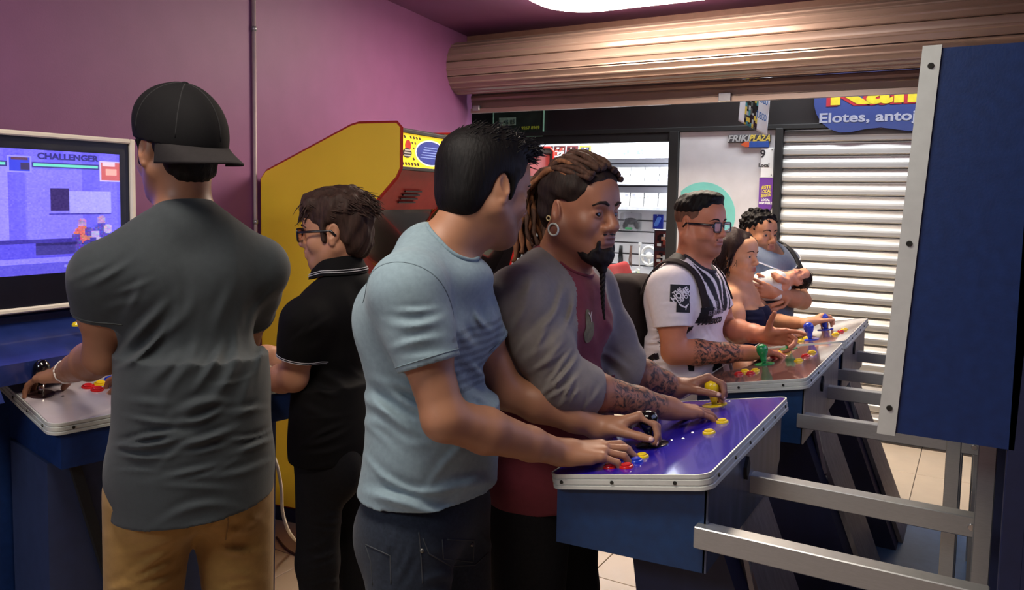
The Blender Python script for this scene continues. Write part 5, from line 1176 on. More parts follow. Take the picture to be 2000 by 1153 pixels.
mb.build('beard_braid', bm, t, True, world=True)
# hair cap and dreadlocks
S = Field(); S.ell(T(-.016, 0, .056), HR, np.array([.112, .088, .078])*hs, .02); S.ell(T(-.05, 0, .0), HR, np.array([.062, .080, .07])*hs, .03); S.plane(T(.072, 0, .062), HR@np.array([1, 0, -.75]))
for y in (-1, 1): S.ell(T(.004, y*.09, -.012), HR, np.array([.034, .03, .045])*hs, .004, 's')
S.warp(wob(130, .0022, 9)); emit_mesh('hair', S, .0042, hair_br, t)
dr1, dr2 = hairm('dread_brown', (72, 50, 40), .7), hairm('dread_tan', (122, 80, 54), .75); rg = np.random.default_rng(5)
for k in range(46):
    row = k % 4; a = radians(-70+140*((k//4)/11.)); sy = sin(a)
    st = T(.078-.034*row, .066*sy*(1-.03*row), .112-.004*row-.036*sy*sy); bk = T(-.122+.012*rg.random(), .072*sy*1.05, .05+.02*rg.random()); md = T(-.02-.012*row, .074*sy, .143-.004*row-.05*sy*sy+.006*rg.random())
    ln = .16+.05*rg.random(); end = bk+np.array([0, 0, -ln])+HR@np.array([.018*rg.normal(), .025*rg.normal()+.015*sy, 0]); lo_ = bk+HR@np.array([-.014, .004*rg.normal(), -.05])
    P = [st, md, bk, lo_, (lo_+end)/2+HR@np.array([-.006, .004*rg.normal(), 0]), end]; Q = []
    for i in range(5):
        p0, p1, p2, p3 = P[max(i-1, 0)], P[i], P[i+1], P[min(i+2, 5)]
        for f in np.arange(6)/6: Q.append(.5*((2*p1)+(-p0+p2)*f+(2*p0-5*p1+4*p2-p3)*f*f+(-p0+3*p1-3*p2+p3)*f**3))
    Q.append(P[-1]); n_ = len(Q); r_ = .0078+.0022*rg.random(); Q = [q+HR@np.array([0, .0035*sin(i*.9+k*2.1), .0035*cos(i*.8+k)]) for i, q in enumerate(Q)]; MB().tube(Q, [r_*(.9+.22*sin(i*1.7+k))*(1-.35*(i/n_)**4) for i in range(n_)], 8).build('dreadlock', dr2 if rg.random() < .4 and row > 0 else dr1, t, True, world=True)
for y in (-1, 1):
    e = T(-.002, y*.093, -.046); ax = HR@np.array([.15, y*1., -.05]); MB().torus(e, ax, .0155, .0028, 32, 8).build('ring_earring', M('earring_pearl', (226, 240, 226), .15, coat=.8, noise=(60, .05)), t, True, world=True)
    MB().torus(T(-.022, y*.092, -.020), ax, .006, .0018, 20, 8).build('ring_earring', M('earring_gold', (222, 206, 150), .2, coat=.8), t, True, world=True)

# ------------------------------------------------------------------ man with glasses in the white and black football jersey
K_ = away(1.065)
t, J = figure(-1.006, 3.088, -2, .80, .12, 'man with glasses in a white football jersey with black stripes and red backpack straps')
J['AB'] = K_(-.935, 2.90, .985); J['CH'] = K_(-.945, 2.905, 1.18); J['NB'] = K_(-.925, 2.905, 1.335); J['SR'] = K_(-.945, 2.72, 1.275); J['SL'] = K_(-.925, 3.085, 1.265)
HD = U(1367, 438, 3.16); J['HD'] = HD; HR = head_frame(-19, 3, 0); hs = 1.0
tg = PZ(1532, 688, 1.02); wR = reach(tg, 1462, 690, .165, False); eR = PY(1316, 688, 2.86); tl_ = PZ(1538, 662, 1.07); wL = reach(tl_, 1496, 655, .10, False); eL = PY(1420, 645, 3.30)
S = Field(); T = head_ops(S, HD, HR, hs, 1.1, .012, 1.1, J['NB'], .062)
torso_ops(S, J, 0, 1.05, 0, low=False); arm_ops(S, J['SR'], eR, wR, 1.12, 1.1); arm_ops(S, J['SL'], eL, wL, 1.1, 1.08)
hand_ops(S, wR, nrm(tg-wR), (0, -.15, -1), True, [(6, 16, 10), (6, 18, 10), (8, 20, 12), (12, 22, 14)], (22, 10, 10, 8), .98, 5)
hand_ops(S, wL, nrm(np.array([.9, -.15, .05])), (.05, -.75, -.45), False, [(10, 10, 8), (40, 50, 30), (48, 54, 30), (52, 56, 30)], (70, -5, 8, 6), .98, 8)
emit_mesh('body', S, .0033, skin_m, t, tint=skin_tint((196, 124, 92), T, HR, hs, (136, 76, 70), .35), ink=arm_ink([(eR, wR, .2, .9, .06)]))
eyes(T, HR, hs, t, (1, -.05, 0)); brows('eyebrow', T, hs, hair_b, t)
S = Field(); S.cone(T(.0985, -.018, -.0525), T(.0985, .018, -.0525), .0030, .0030, .004); S.warp(wob(260, .001, 2)); emit_mesh('beard', S, .0022, bm, t)
def glasses(t, T, HR, s, fm, lm, w=.0225, h=.0185, nm='glasses', lens_only=None):
    g = None; mb = MB()
    for y in (-1, 1):
        c = np.array([.112, y*.031, -.003]); ol = [(c[1]+px_, c[2]+pz_) for px_, pz_ in rrect(-w, -h, w, h, .009, 4)]
        mb.tube([T(.107-.10*(abs(p[0])-.03)**2*40*.1, p[0], p[1]) for p in ol+ol[:2]], .0033*s, 6, False)
    mb.tube([T(.108, -.009, .002), T(.111, 0, .004), T(.108, .009, .002)], .003*s, 6)
    for y in (-1, 1): mb.tube([T(.106, y*(.031+w), .006), T(.096, y*.066, .006), T(.05, y*.079, .006), T(-.004, y*.083, .004), T(-.018, y*.084, -.012)], .0024*s, 6, flat=1.9)
    g = mb.build(nm, fm, t, True, world=True)
    for y in (-1, 1):
        V = [T(.1065, y*.031+px_, -.003+pz_) for px_, pz_ in rrect(-w, -h, w, h, .009, 4)]; n = len(V); V += [v+HR@np.array([.001, 0, 0]) for v in V]
        mk('lens', V, [tuple(range(n)), tuple(range(2*n-1, n-1, -1))]+[(i, i+n, (i+1) % n+n, (i+1) % n) for i in range(n)], lm, g, world=True)
    return g
glasses(t, T, HR, hs, M('frame_black', (20, 18, 20), .25, coat=.4), M('lens_clear', (150, 156, 226), .1, trans=1., alpha=.08, spec=.2))
fl = [(1285, 660, .07, 4, .026, .007), (1320, 590, .06, 8, .03, .004), (1290, 710, .08, 8, .035, .006), (1400, 640, .07, -60, .035, .005), (1380, 700, .08, 40, .04, .005)]; S = tee(J, .015, 1.14, .02, [(J['SR'], eR, wR, .60, .078, .070), (J['SL'], eL, wL, .60, .076, .068)], .755, (0, 0), (.162, .2), None, neck=.066, nf=.022, creases=fl)
def tint_g(V):
    w, k = srgb(232, 222, 222), srgb(26, 24, 28); q = V-J['CH']; o = np.repeat(w[None], len(V), 0); x, y, z = q.T; fr = x > .02
    st = np.abs(((y+.036) % .108)-.054) < .0275
    st2 = np.abs(((y+.02) % .062)-.031) < .017
    m = fr & (np.abs(y) < .17) & ((z < -.125) & st | (z > .015) & (np.abs(y) < .145-.4*np.clip(z-.05, 0, 1)) & (np.abs(((y-z*.25*np.sign(y)+.02) % .066)-.033) < .021))
    m |= (np.abs(y) > .10) & (np.abs(y) < .165) & fr & (z > -.02) & (z < .045); 
    m |= (x <= .02) & (z > .09) & (np.abs(y) < .10)
    for sh, el in ((J['SR'], eR), (J['SL'], eL)):
        tt = ((V-sh)@(el-sh))/((el-sh)@(el-sh)); m &= ~((np.abs(y) > .19) & (tt > .12)); m |= (tt > .585) & (np.abs(y) > .165) & (z < .05) & (z > -.2) & (np.linalg.norm(V-sh-tt[:, None]*(el-sh), axis=1) < .085)
    o[m] = k; return o
jer = emit_mesh('jersey', S, .0042, M('jersey_cloth', rough=.7, attr='tint', noise=(70, .04), bump=(420, .1, .001), spec=.3), t, tint=tint_g); bG = bvh_of(jer)
blk_p, wht_p = M('jersey_print_black', (24, 22, 26), .7), M('jersey_print_white', (232, 226, 226), .7)
def sleeve_patch(px, py, poly, m, nm, off=.002, up=(0, 0, 1), dirn=None, lift=0):
    c = EYE; q, nn, i, d = bG.ray_cast(Vector(EYE), Vector(nrm(ray(px, py))), 9.); q = np.array(q if q is not None else PY(px, py, 2.75)); nn = nn or Vector((0, -1, 0)); n = np.array(nn); rd = nrm(q-EYE); xd = nrm(np.cross(rd, (0, 0, 1))); yd = np.cross(xd, rd); V, F = poly
    return mk(nm, project(V, F, q, xd, yd, bG, rd, off), F, m, jer, world=True)
def T2(s, size, bold, ang=0., squash=1.):
    V, F = textmesh(s, size, bold); V = V*np.array([squash, 1, 1]); c, s_ = cos(ang), sin(ang); return np.stack([V[:, 0]*c-V[:, 1]*s_, V[:, 0]*s_+V[:, 1]*c, V[:, 2]], 1), F
sleeve_patch(1328, 574, grid_poly([(-.036, -.03), (.036, -.03), (.036, .034), (-.036, .034)], .012), blk_p, 'sponsor_square')
sleeve_patch(1323, 570, T2('THE', .020, .0008, .65), wht_p, 'print_letters', .0034); sleeve_patch(1329, 576, T2('HOME', .031, .0012, .65, .85), wht_p, 'print_letters', .0034); sleeve_patch(1336, 583, T2('DEPOT', .020, .0008, .65, .85), wht_p, 'print_letters', .0034)
sleeve_patch(1334, 598, grid_poly([(-.024, -.024), (.026, -.024), (.026, .012), (.014, .024), (-.012, .024), (-.024, .014)], .012), blk_p, 'sponsor_badge')
cat_ = [(-.019, .003), (-.017, .007), (-.010, .006), (-.003, .001), (.004, -.001), (.009, .003), (.015, .009), (.018, .008), (.015, .004), (.012, -.001), (.010, -.006), (.008, -.015), (.006, -.014), (.006, -.007), (.001, -.006), (-.006, -.004), (-.013, .000)]
sleeve_patch(1336, 598, (np.array([(x, y, 0) for x, y in cat_]), [tuple(range(len(cat_)))]), wht_p, 'leaping_cat_logo', .004)
def chest(px, py, s, size, bold, m, nm='print_letters', squash=1.):
    r = ray(px, py); q, nn, i, d = bG.ray_cast(Vector(EYE), Vector(nrm(r)), 9.)
    if q is None: return
    n = nrm(np.array([nn[0], nn[1], 0])); xd = np.cross((0, 0, 1), n); V, F = T2(s, size, bold, 0, squash); mk(nm, project(V, F, np.array(q), xd, (0, 0, 1), bG, -n, .0025), F, m, jer, world=True)
gp = M('jersey_print_grey', (120, 110, 118), .7)
chest(1400, 594, 'B', .03, .001, gp); chest(1402, 608, 'afirme', .04, .0006, gp, squash=1.3); chest(1392, 628, 'H-MEXICO', .03, .002, blk_p, squash=1.0)
sr = J['SR']; chest(1373, 559, '~', .05, .003, wht_p)
# collar
S = Field(); n = nrm(HD-J['NB']); c0 = J['NB']+J['F']*.03
rim(bG, J, .066, .022, 0, jer, M('collar_dark', (44, 42, 50), .8), .008, 'collar')
trousers(t, J, blk_denim, 1.08, .062, .118, .088, None, -.02); shoes(t, J)
# short hair, shaved sides
S = Field(); S.ell(T(-.012, 0, .062), HR, np.array([.106, .080, .068])*hs, .02); S.ell(T(.03, 0, .108), HR, np.array([.062, .06, .026])*hs, .02); S.plane(T(.076, 0, .07), HR@np.array([1, 0, -.5])); S.plane(T(0, 0, .05), HR@np.array([.10, 0, -1])); S.warp(wob(150, .002, 6)); emit_mesh('hair', S, .0036, hair_b, t)
S = Field(); S.ell(T(-.012, 0, .036), HR, np.array([.1015, .0785, .083])*hs, .02); S.plane(T(.058, 0, .03), HR@np.array([1, 0, .25])); S.plane(T(-.03, 0, -.015), HR@np.array([-.35, 0, -1]))
for y in (-1, 1): S.ell(T(-.008, y*.088, -.006), HR, np.array([.026, .03, .042])*hs, .004, 's')
emit_mesh('cropped_hair', S, .0036, hairm('hair_cropped', (112, 78, 62), .8), t)
# backpack: a thing of its own on his back
bp_ = thing('backpack', 'red and dark grey backpack on the back of the man in the football jersey', 'backpack', K_(-1.12, 2.9, .95))
dk, rd_ = cloth('backpack_dark', (46, 38, 38)), cloth('backpack_red', (176, 34, 44))
S = Field(); S.bx(K_(-1.17, 2.9, 1.10), np.eye(3), (.085, .15, .22), .06, .02); S.plane(K_(-1.065, 2.9, 1.1), (1, 0, -.1)); S.warp(wob(26, .004, 4)); emit_mesh('main_pocket', S, .006, dk, bp_)
S = Field(); S.bx(K_(-1.25, 2.9, 1.03), np.eye(3), (.045, .13, .13), .035, .02); S.warp(wob(26, .003, 5)); emit_mesh('front_pocket', S, .006, rd_, bp_)
S = Field(); S.bx(K_(-1.205, 2.9, 1.24), rot((0, 1, 0), -28), (.022, .152, .12), .018, .02); S.warp(wob(26, .003, 8)); emit_mesh('red_panel', S, .006, rd_, bp_)
def strap(pts, r, nm, m, parent, bvh, off=.008, flat=.3):
    Q = []
    for i in range(len(pts)-1):
        for f in np.linspace(0, 1, 9)[:-1]: Q.append(np.array(pts[i])*(1-f)+np.array(pts[i+1])*f)
    Q.append(np.array(pts[-1])); P, N_ = [], []
    for q in Q:
        a, nn, i, d = bvh.find_nearest(Vector(q)); P.append(np.array(a)+np.array(nn)*off); N_.append(np.array(nn))
    P = np.array(P); N_ = np.array(N_); T_ = np.gradient(P, axis=0); mb = MB(); V = []
    for p, n_, tt in zip(P, N_, T_):
        w_ = nrm(np.cross(tt, n_))*r; V += [p-w_, p+w_, p+w_*.9+n_*.006, p-w_*.9+n_*.006]
    m_ = len(P); mb.add(V, [(i*4+k, i*4+(k+1) % 4, (i+1)*4+(k+1) % 4, (i+1)*4+k) for i in range(m_-1) for k in range(4)]+[(3, 2, 1, 0), tuple((m_-1)*4+k for k in range(4))]); return mb.build(nm, m, parent, 40, world=True)
for y in (-1, 1):
    yy = 2.9+y*.10; strap([K_(*p) for p in ((-1.10, yy, 1.25), (-.99, yy+y*.015, 1.37), (-.87, yy+y*.02, 1.28), (-.84, yy+y*.03, 1.22))], .017, 'shoulder_strap', dk, bp_, bG)
strap([K_(*p) for p in ((-1.10, 2.78, .93), (-1.03, 2.74, .99), (-.97, 2.74, 1.03))], .012, 'webbing_strap', black, bp_, bG)
# ------------------------------------------------------------------ young woman in the strapless navy top
K_ = away(1.05)
t, J = figure(-1.0, 3.885, -4, .755, .10, 'young woman with dark shoulder length hair in a strapless navy top')
J['AB'] = K_(-.955, 3.70, .93); J['CH'] = K_(-.955, 3.70, 1.075); J['NB'] = K_(-.955, 3.70, 1.20); J['SR'] = K_(-.955, 3.555, 1.155); J['SL'] = K_(-.945, 3.845, 1.15)
HD = U(1441, 498, 3.86); J['HD'] = HD; HR = head_frame(-16, 2, 2); hs = .94
wR = reach(PZ(1575, 648, 1.02), 1534, 653, .14, False); eR = PY(1446, 650, 3.66); stW = PZ(1610, 626, 1.05); wL = reach(stW, 1578, 632, .09, False); eL = PY(1498, 628, 4.08)
S = Field(); T = head_ops(S, HD, HR, hs, .82, 0, .9, J['NB'], .046, True, .7)
torso_ops(S, J, 0, .84, 0, female=True, low=True); arm_ops(S, J['SR'], eR, wR, .80, .84); arm_ops(S, J['SL'], eL, wL, .80, .84)
for y in (-1, 1): S.ell(J['CH']+np.array([.085, y*.068, -.01]), np.eye(3), (.055, .062, .06), .04)
S.plane(J['AB']-np.array([0, 0, .05]), (0, 0, -1))
hand_ops(S, wR, nrm(PZ(1575, 648, 1.02)-wR), (0, -.1, -1), True, [(8, 20, 12), (8, 22, 12), (10, 24, 14), (12, 26, 14)], (24, 10, 10, 8), .88, 5)
hand_ops(S, wL, nrm(stW+np.array([0, .03, .03])-wL), (0, -.6, -.8), False, [(38, 50, 30), (42, 54, 30), (46, 56, 30), (50, 56, 30)], (28, 20, 12, 10), .88, 5)
emit_mesh('body', S, .0036, skin_m, t, tint=skin_tint((212, 156, 118), T, HR, hs, (150, 72, 70)), ink=no_ink); eyes(T, HR, hs, t); brows('eyebrow', T, hs, hair_br, t, .0032)
S = Field(); torso_ops(S, J, .008, .84, 0, female=True)
for y in (-1, 1): S.ell(J['CH']+np.array([.087, y*.068, -.01]), np.eye(3), (.064, .072, .07), .04)
S.ecyl(J['PC']-np.array([0, 0, .02]), J['AB'], J['F'], (.135, .165), (.115, .13), .05); S.plane(J['CH']+np.array([0, 0, .028]), (-.12, 0, 1)); S.plane(J['PC']-np.array([0, 0, .05]), (0, 0, -1)); S.warp(folds([((-.9, 3.76, 1.05), .1, (.2, 0, 1), .035, .004)], (-1., 3.89)))
emit_mesh('strapless_top', S, .005, cloth('navy_cloth', (28, 32, 58)), t); trousers(t, J, denim, .92, .055, .105, .075, None, -.03); shoes(t, J)
hw = hairm('hair_dark_brown', (44, 30, 28))
S = Field(); S.ell(T(-.024, 0, .05), HR, np.array([.116, .098, .088])*hs, .02); S.ell(T(-.065, 0, -.02), HR, np.array([.085, .104, .10])*hs, .03); S.ell(T(-.095, 0, -.12), HR, np.array([.075, .105, .09])*hs, .04); S.ell(T(-.11, 0, -.19), HR, np.array([.05, .09, .05])*hs, .04)
for y in (-1, 1): S.cone(T(.03, y*.070, .05), T(.0, y*.084, -.09), .022, .02, .02)
S.plane(T(.062, 0, .07), HR@np.array([1, 0, -.6])); S.warp(wob(60, .006, 22, (1, 1, .4))); S.warp(wob(130, .003, 21, (1, 1, .3))); hp = emit_mesh('hair', S, .0046, hw, t)
V_ = np.array([v.co[:] for v in hp.data.vertices])+np.array(t.location); F_ = np.array([list(p.vertices) for p in hp.data.polygons])
locks('hair_strands', hw, hp, scalp_points(V_, F_, 620, lambda c: ((c-HD)@HR)[:, 2] < .02, 3), .085, HR@np.array([-.25, 0, -1]), .0034, 8, .3, 6, .15)
locks('hair_strands', hw, hp, scalp_points(V_, F_, 260, lambda c: ((c-HD)@HR)[:, 2] > .0, 4), .06, HR@np.array([-.5, 0, -.9]), .003, 9, .2, 5, .05)
MB().torus(wR+(eR-wR)*.1, nrm(eR-wR), .026, .0016, 28, 6).build('bracelet', M('bracelet_cream', (220, 204, 160), .4), t, True, world=True)

# ------------------------------------------------------------------ man holding the baby, behind the woman
K_ = away(1.05)
t, J = figure(-.975, 4.262, -24, .80, .11, 'man with curly dark hair in a blue grey T-shirt cradling a baby')
J['AB'] = np.array([-.965, 4.262, 1.0]); J['CH'] = np.array([-.97, 4.262, 1.19]); J['NB'] = np.array([-.96, 4.258, 1.335]); J['SR'] = J['CH']-J['L']*.175+np.array([.0, 0, .085]); J['SL'] = J['CH']+J['L']*.175+np.array([0, 0, .085])
HD = U(1483, 456, 4.15); J['HD'] = HD; HR = head_frame(-34, 3, 0); hs = .94
eL = U(1567, 588, 4.10); wL = U(1512, 573, 3.96); eR = J['SR']+np.array([.06, -.10, -.25]); wR = U(1478, 606, 3.98)
S = Field(); T = head_ops(S, HD, HR, hs, .95, .0, 1.05, J['NB'], .054)
torso_ops(S, J, 0, .98, 0, low=False); arm_ops(S, J['SR'], eR, wR, 1.0, 1.0); arm_ops(S, J['SL'], eL, wL, 1.0, 1.02)
hand_ops(S, wL, nrm(U(1478, 562, 3.92)-wL), nrm(np.array([-.5, .75, .1])), False, [(12, 24, 14), (14, 26, 14), (16, 28, 16), (18, 30, 16)], (30, 14, 10, 8), .98, 6)
hand_ops(S, wR, nrm(U(1520, 604, 4.0)-wR), (0, .2, 1), True, [(14, 28, 16), (16, 30, 16), (18, 30, 16), (20, 30, 16)], (30, 14, 10, 8), .98, 6)
emit_mesh('body', S, .0036, skin_m, t, tint=skin_tint((202, 142, 104), T, HR, hs, (140, 82, 74), .45), ink=no_ink); eyes(T, HR, hs, t); brows('eyebrow', T, hs, hair_b, t, .0045)
S = Field(); S.cone(T(.0985, -.02, -.0525), T(.0985, .02, -.0525), .0032, .0032, .004); S.warp(wob(260, .001, 2)); emit_mesh('moustache', S, .0024, bm, t)
S = tee(J, .015, 1.0, .0, [(J['SR'], eR, wR, .7, .072, .066), (J['SL'], eL, wL, .72, .072, .062)], .80, (0, 0), (.14, .18), folds([((-.9, 4.2, 1.1), .12, (.5, 0, 1), .05, .005), (J['SL']+np.array([.03, -.03, -.08]), .08, (.4, .2, 1), .04, .004)], (-.975, 4.262)), neck=.068, nf=.03)
sk = emit_mesh('t_shirt', S, .005, cloth('tee_blue_slate', (108, 120, 138)), t); bK = bvh_of(sk); trousers(t, J, denim, 1., .06, .112, .082, None, -.02); shoes(t, J)
S = Field(); S.ell(T(-.014, 0, .066), HR, np.array([.108, .086, .070])*hs, .02); S.ell(T(-.055, 0, .01), HR, np.array([.058, .076, .07])*hs, .03); S.plane(T(.078, 0, .06), HR@np.array([1, 0, -.35]))
for y in (-1, 1): S.ell(T(-.004, y*.09, -.01), HR, np.array([.03, .03, .042])*hs, .004, 's')
S.warp(wob(170, .0055, 31)); S.warp(wob(320, .002, 32)); emit_mesh('hair', S, .0036, hair_b, t)
n = 36; pts = []
c0 = J['NB']+np.array([0, 0, .0])
for k in range(n+1):
    a = -1.9+3.8*k/n; d = J['F']*cos(a)+J['L']*sin(a); w_ = (1+cos(a*.83))/2; q, nn, i, dd = bK.ray_cast(Vector(c0+d*.4+np.array([0, 0, .035-.125*w_*w_])), Vector(-d), .4)
    if q is not None: pts.append(np.array(q)+np.array(nn)*.004)
MB().tube(pts, .0042, 6).build('necklace_chain', M('chain_silver', (226, 228, 230), .25, .6), t, True, world=True)
bq = thing('black_backpack', 'black backpack worn by the curly haired man, one strap in view', 'backpack', J['CH']-J['F']*.2)
S = Field(); S.bx(J['CH']-J['F']*.225+np.array([0, 0, -.05]), np.stack([J['F'], J['L'], (0, 0, 1)], 1), (.075, .14, .2), .05, .02); S.warp(wob(26, .004, 4)); emit_mesh('main_pocket', S, .008, blackm, bq)
sl = J['SL']-J['L']*.055; strap([sl-J['F']*.10+np.array([0, 0, .0]), sl+np.array([0, 0, .08]), sl+J['F']*.10+np.array([0, 0, -.03]), sl+J['F']*.13+np.array([0, 0, -.14])], .022, 'shoulder_strap', blackm, bq, bK)
q = np.array(bK.find_nearest(Vector(sl+J['F']*.13+np.array([0, 0, -.07])))[0]); MB().box(q+np.array([-.005, -.025, -.012]), q+np.array([.018, .02, .012]), .003).build('buckle', M('buckle_grey', (120, 124, 126), .3), bq, world=True)
# the baby
bh = U(1560, 543, 4.02); bt = thing('person', 'sleeping baby with dark hair wrapped in white, held in the man\'s arm', 'person', bh+np.array([-.15, 0, -.08]))
bx_ = nrm(U(1475, 556, 3.98)-bh); upb = nrm(np.array([.45, -.35, .8])); upb = nrm(upb-bx_*(upb@bx_)); HRb = np.stack([upb, np.cross(-bx_, upb), -bx_], 1); S = Field(); hb_ = .50
Tb = head_ops(S, bh, HRb, hb_, .8, .012, .8, bh+bx_*.07, .05, True, .4)
ch = bh+bx_*.11-upb*.01; S.ell(ch, HRb, (.05, .06, .06), .03); hc = U(1513, 538, 3.93)
S.chain([ch+HRb@np.array([.03, .03, .02]), hc+np.array([.02, 0, -.015]), hc], [.019, .018, .014], .01); S.ell(hc, np.eye(3), (.017, .015, .016), .008)
for k in range(4): S.cone(hc, hc+bx_*.012+np.array([-.004+.006*k, .004*k-.006, .012]), .006, .005, .003)
emit_mesh('body', S, .0032, skin_m, bt, tint=skin_tint((216, 152, 120), Tb, HRb, hb_, (176, 96, 90)), ink=no_ink)
S = Field(); S.chain([bh+bx_*.075-upb*.015, bh+bx_*.14, bh+bx_*.22-upb*.01, bh+bx_*.29-upb*.035], [.044, .054, .052, .036], .03); S.ell(bh+bx_*.17+np.array([.01, -.01, -.055]), np.eye(3), (.06, .042, .034), .04); S.warp(wob(60, .004, 5)); S.cone(bh+bx_*.0, bh+bx_*.045, .05, .046, .01, 's')
emit_mesh('swaddle_cloth', S, .0042, cloth('swaddle_white', (226, 230, 222)), bt)
S = Field(); S.ell(Tb(-.024, 0, .045), HRb, np.array([.115, .092, .09])*hb_, .01); S.plane(Tb(.052, 0, .06), HRb@np.array([1, 0, -.3])); S.plane(Tb(-.04, 0, -.02), HRb@np.array([.3, 0, -1])); S.warp(wob(150, .003, 6)); hp = emit_mesh('hair', S, .0034, hair_br, bt)
V_ = np.array([v.co[:] for v in hp.data.vertices])+np.array(bt.location); F_ = np.array([list(p.vertices) for p in hp.data.polygons]); locks('hair_strands', hair_br, hp, scalp_points(V_, F_, 260, lambda c: c[:, 2] > -9, 3), .016, (0, 0, .1), .0016, 8, .4, 4, .9)

# ------------------------------------------------------------------ man with the backward cap
t, J = figure(-1.615, 1.228, 152, .93, .12, 'man in a dark grey T-shirt, khaki trousers and backward black cap, seen from behind')
HD = U(346, 292, 1.88); J['HD'] = HD; HR = head_frame(172, 4, 0); hs = 1.04
J['PC'] = U(374, 905, 1.90); J['AB'] = U(380, 760, 1.90); J['CH'] = U(362, 585, 1.89); J['NB'] = U(362, 448, 1.88); J['SL'] = J['CH']+J['L']*.168+np.array([0, 0, .060]); J['SR'] = J['CH']-J['L']*.168+np.array([0, 0, .066])
g = np.array([J['PC'][0], J['PC'][1], 0])
for k, s_, px in (('L', 1, 300), ('R', -1, 455)):
    J['H'+k] = J['PC']+J['L']*s_*.092+np.array([0, 0, -.05]); J['K'+k] = g+J['L']*s_*.115+J['F']*.02+np.array([0, 0, .50]); J['A'+k] = g+J['L']*s_*.125-J['F']*.03+np.array([0, 0, .09])
xs, ys = lloc(80, 771); stc = np.array(WM(ml) @ Vector((xs, -ys, deckL_z(xs)+.085)))
wL = reach(stc+np.array([0, 0, .02]), 128, 727, .115, False); eL = U(204, 694, 1.86); xb, yb = lloc(214, 750); btn = np.array(WM(ml) @ Vector((xb, -yb, deckL_z(xb)+.03))); wR = btn+nrm(J['SR']-btn)*.16+np.array([.02, .03, .0]); wR[2] = btn[2]+.03; eR = (J['SR']+wR)/2+np.array([.05, .10, -.12])
S = Field(); T = head_ops(S, HD, HR, hs, 1., .0, 1., J['NB'], .058)
torso_ops(S, J, 0, 1.03, 0, low=False); arm_ops(S, J['SR'], eR, wR, 1.0, 1.0); arm_ops(S, J['SL'], eL, wL, 1.0, 1.06)
tl1 = hand_ops(S, wL, nrm(U(62, 738, np.dot(stc-EYE, CF))-wL), (.05, .1, -1), False, [(16, 24, 14), (20, 28, 16), (20, 28, 16), (22, 30, 16)], (34, 24, 12, 10), 1.02, 8)
tl2 = hand_ops(S, wR, nrm(btn-wR), (0, .1, -1), True, [(16, 36, 20), (18, 40, 22), (20, 42, 22), (22, 42, 22)], (30, 20, 12, 10), 1., 6)
emit_mesh('body', S, .0031, skin_m, t, tint=skin_tint((152, 105, 77), T, HR, hs, (140, 84, 76), .2), ink=no_ink); nails(tl1+tl2, nail_m, t); eyes(T, HR, hs, t); brows('eyebrow', T, hs, hair_b, t)
MB().tube([wL+(eL-wL)*.06+(nrm(np.cross(eL-wL, (0, 0, 1)))*cos(a)+nrm(np.cross(np.cross(eL-wL, (0, 0, 1)), eL-wL))*sin(a))*.0335*(1+.02*sin(9*a)) for a in np.linspace(0, 2*pi, 40)], [.0021+.0008*sin(k*2.2) for k in range(40)], 6).build('bracelet', M('bracelet_silver', (222, 210, 196), .4), t, True, world=True)
fl = [(300, 845, .09, -6, .030, .010), (420, 850, .11, 10, .034, .010), (490, 835, .08, 16, .03, .009), (270, 640, .09, 55, .04, .008), (330, 720, .10, 50, .05, .006), (420, 720, .10, 68, .055, .007), (490, 650, .10, 72, .045, .007), (400, 600, .10, 80, .05, .005), (220, 550, .07, 25, .035, .005), (380, 920, .12, 8, .04, .006)]
S = tee(J, .016, .97, .0, [(J['SR'], eR, wR, .44, .070, .066), (J['SL'], eL, wL, .46, .070, .067)], .865, (0, -.06), (.168, .184), None, creases=fl, nf=.008, neck=.064, ndz=.0, ndepth=.035, hemoff=-.012)
shc = emit_mesh('t_shirt', S, .0046, cloth('tee_charcoal', (50, 55, 57)), t); bC = bvh_of(shc)
for sh_, el_ in ((J['SR'], eR), (J['SL'], eL)): ring(bC, sh_+(el_-sh_)*.41, el_-sh_, .11, shc, M('seam_charcoal', (70, 74, 72), .9))
rim(bC, J, .064, .008, 0, shc, cloth('tee_charcoal', (50, 55, 57)), .0055)
khaki = cloth('khaki_twill', (146, 112, 58), (50, .10), (380, .2, .0012))
lw = lambda px, py: U(px, py, 1.80)
fk = [(290, 1100, .10, 14, .035, .007), (470, 1090, .10, -14, .035, .007), (430, 1010, .07, 40, .03, .006), (480, 960, .07, 30, .03, .005), (270, 1000, .09, -50, .045, .005), (300, 1150, .09, 10, .035, .007), (460, 1150, .09, -8, .03, .007)]
tk = trousers(t, J, khaki, .90, .066, .112, .088, fk, -.02); bT = bvh_of(tk)
sk_ = M('stitch_khaki', (120, 90, 46), .8)
for P_ in ([(222, 905), (215, 950), (232, 978), (246, 955)], [(440, 985), (446, 1020), (440, 1060)]):
    q = line_on(bT, P_)
    if len(q) > 3: MB().tube(q, .0018, 5).build('pocket_seam', sk_, tk, True, world=True)
shoes(t, J)
S = Field(); S.ell(T(-.03, 0, .02), HR, np.array([.088, .0795, .075])*hs, .02); S.ell(T(-.058, 0, -.04), HR, np.array([.042, .058, .045])*hs, .03); S.cone(T(.022, .072, .02), T(.022, .073, -.03), .010, .007, .01); S.cone(T(.022, -.072, .02), T(.022, -.073, -.03), .010, .007, .01); S.plane(T(.04, 0, .0), HR@np.array([1, 0, 0]))
for y in (-1, 1): S.ell(T(-.008, y*.088, -.01), HR, np.array([.026, .03, .04])*hs, .004, 's')
S.warp(wob(220, .0012, 5)); emit_mesh('hair', S, .004, hair_b, t)
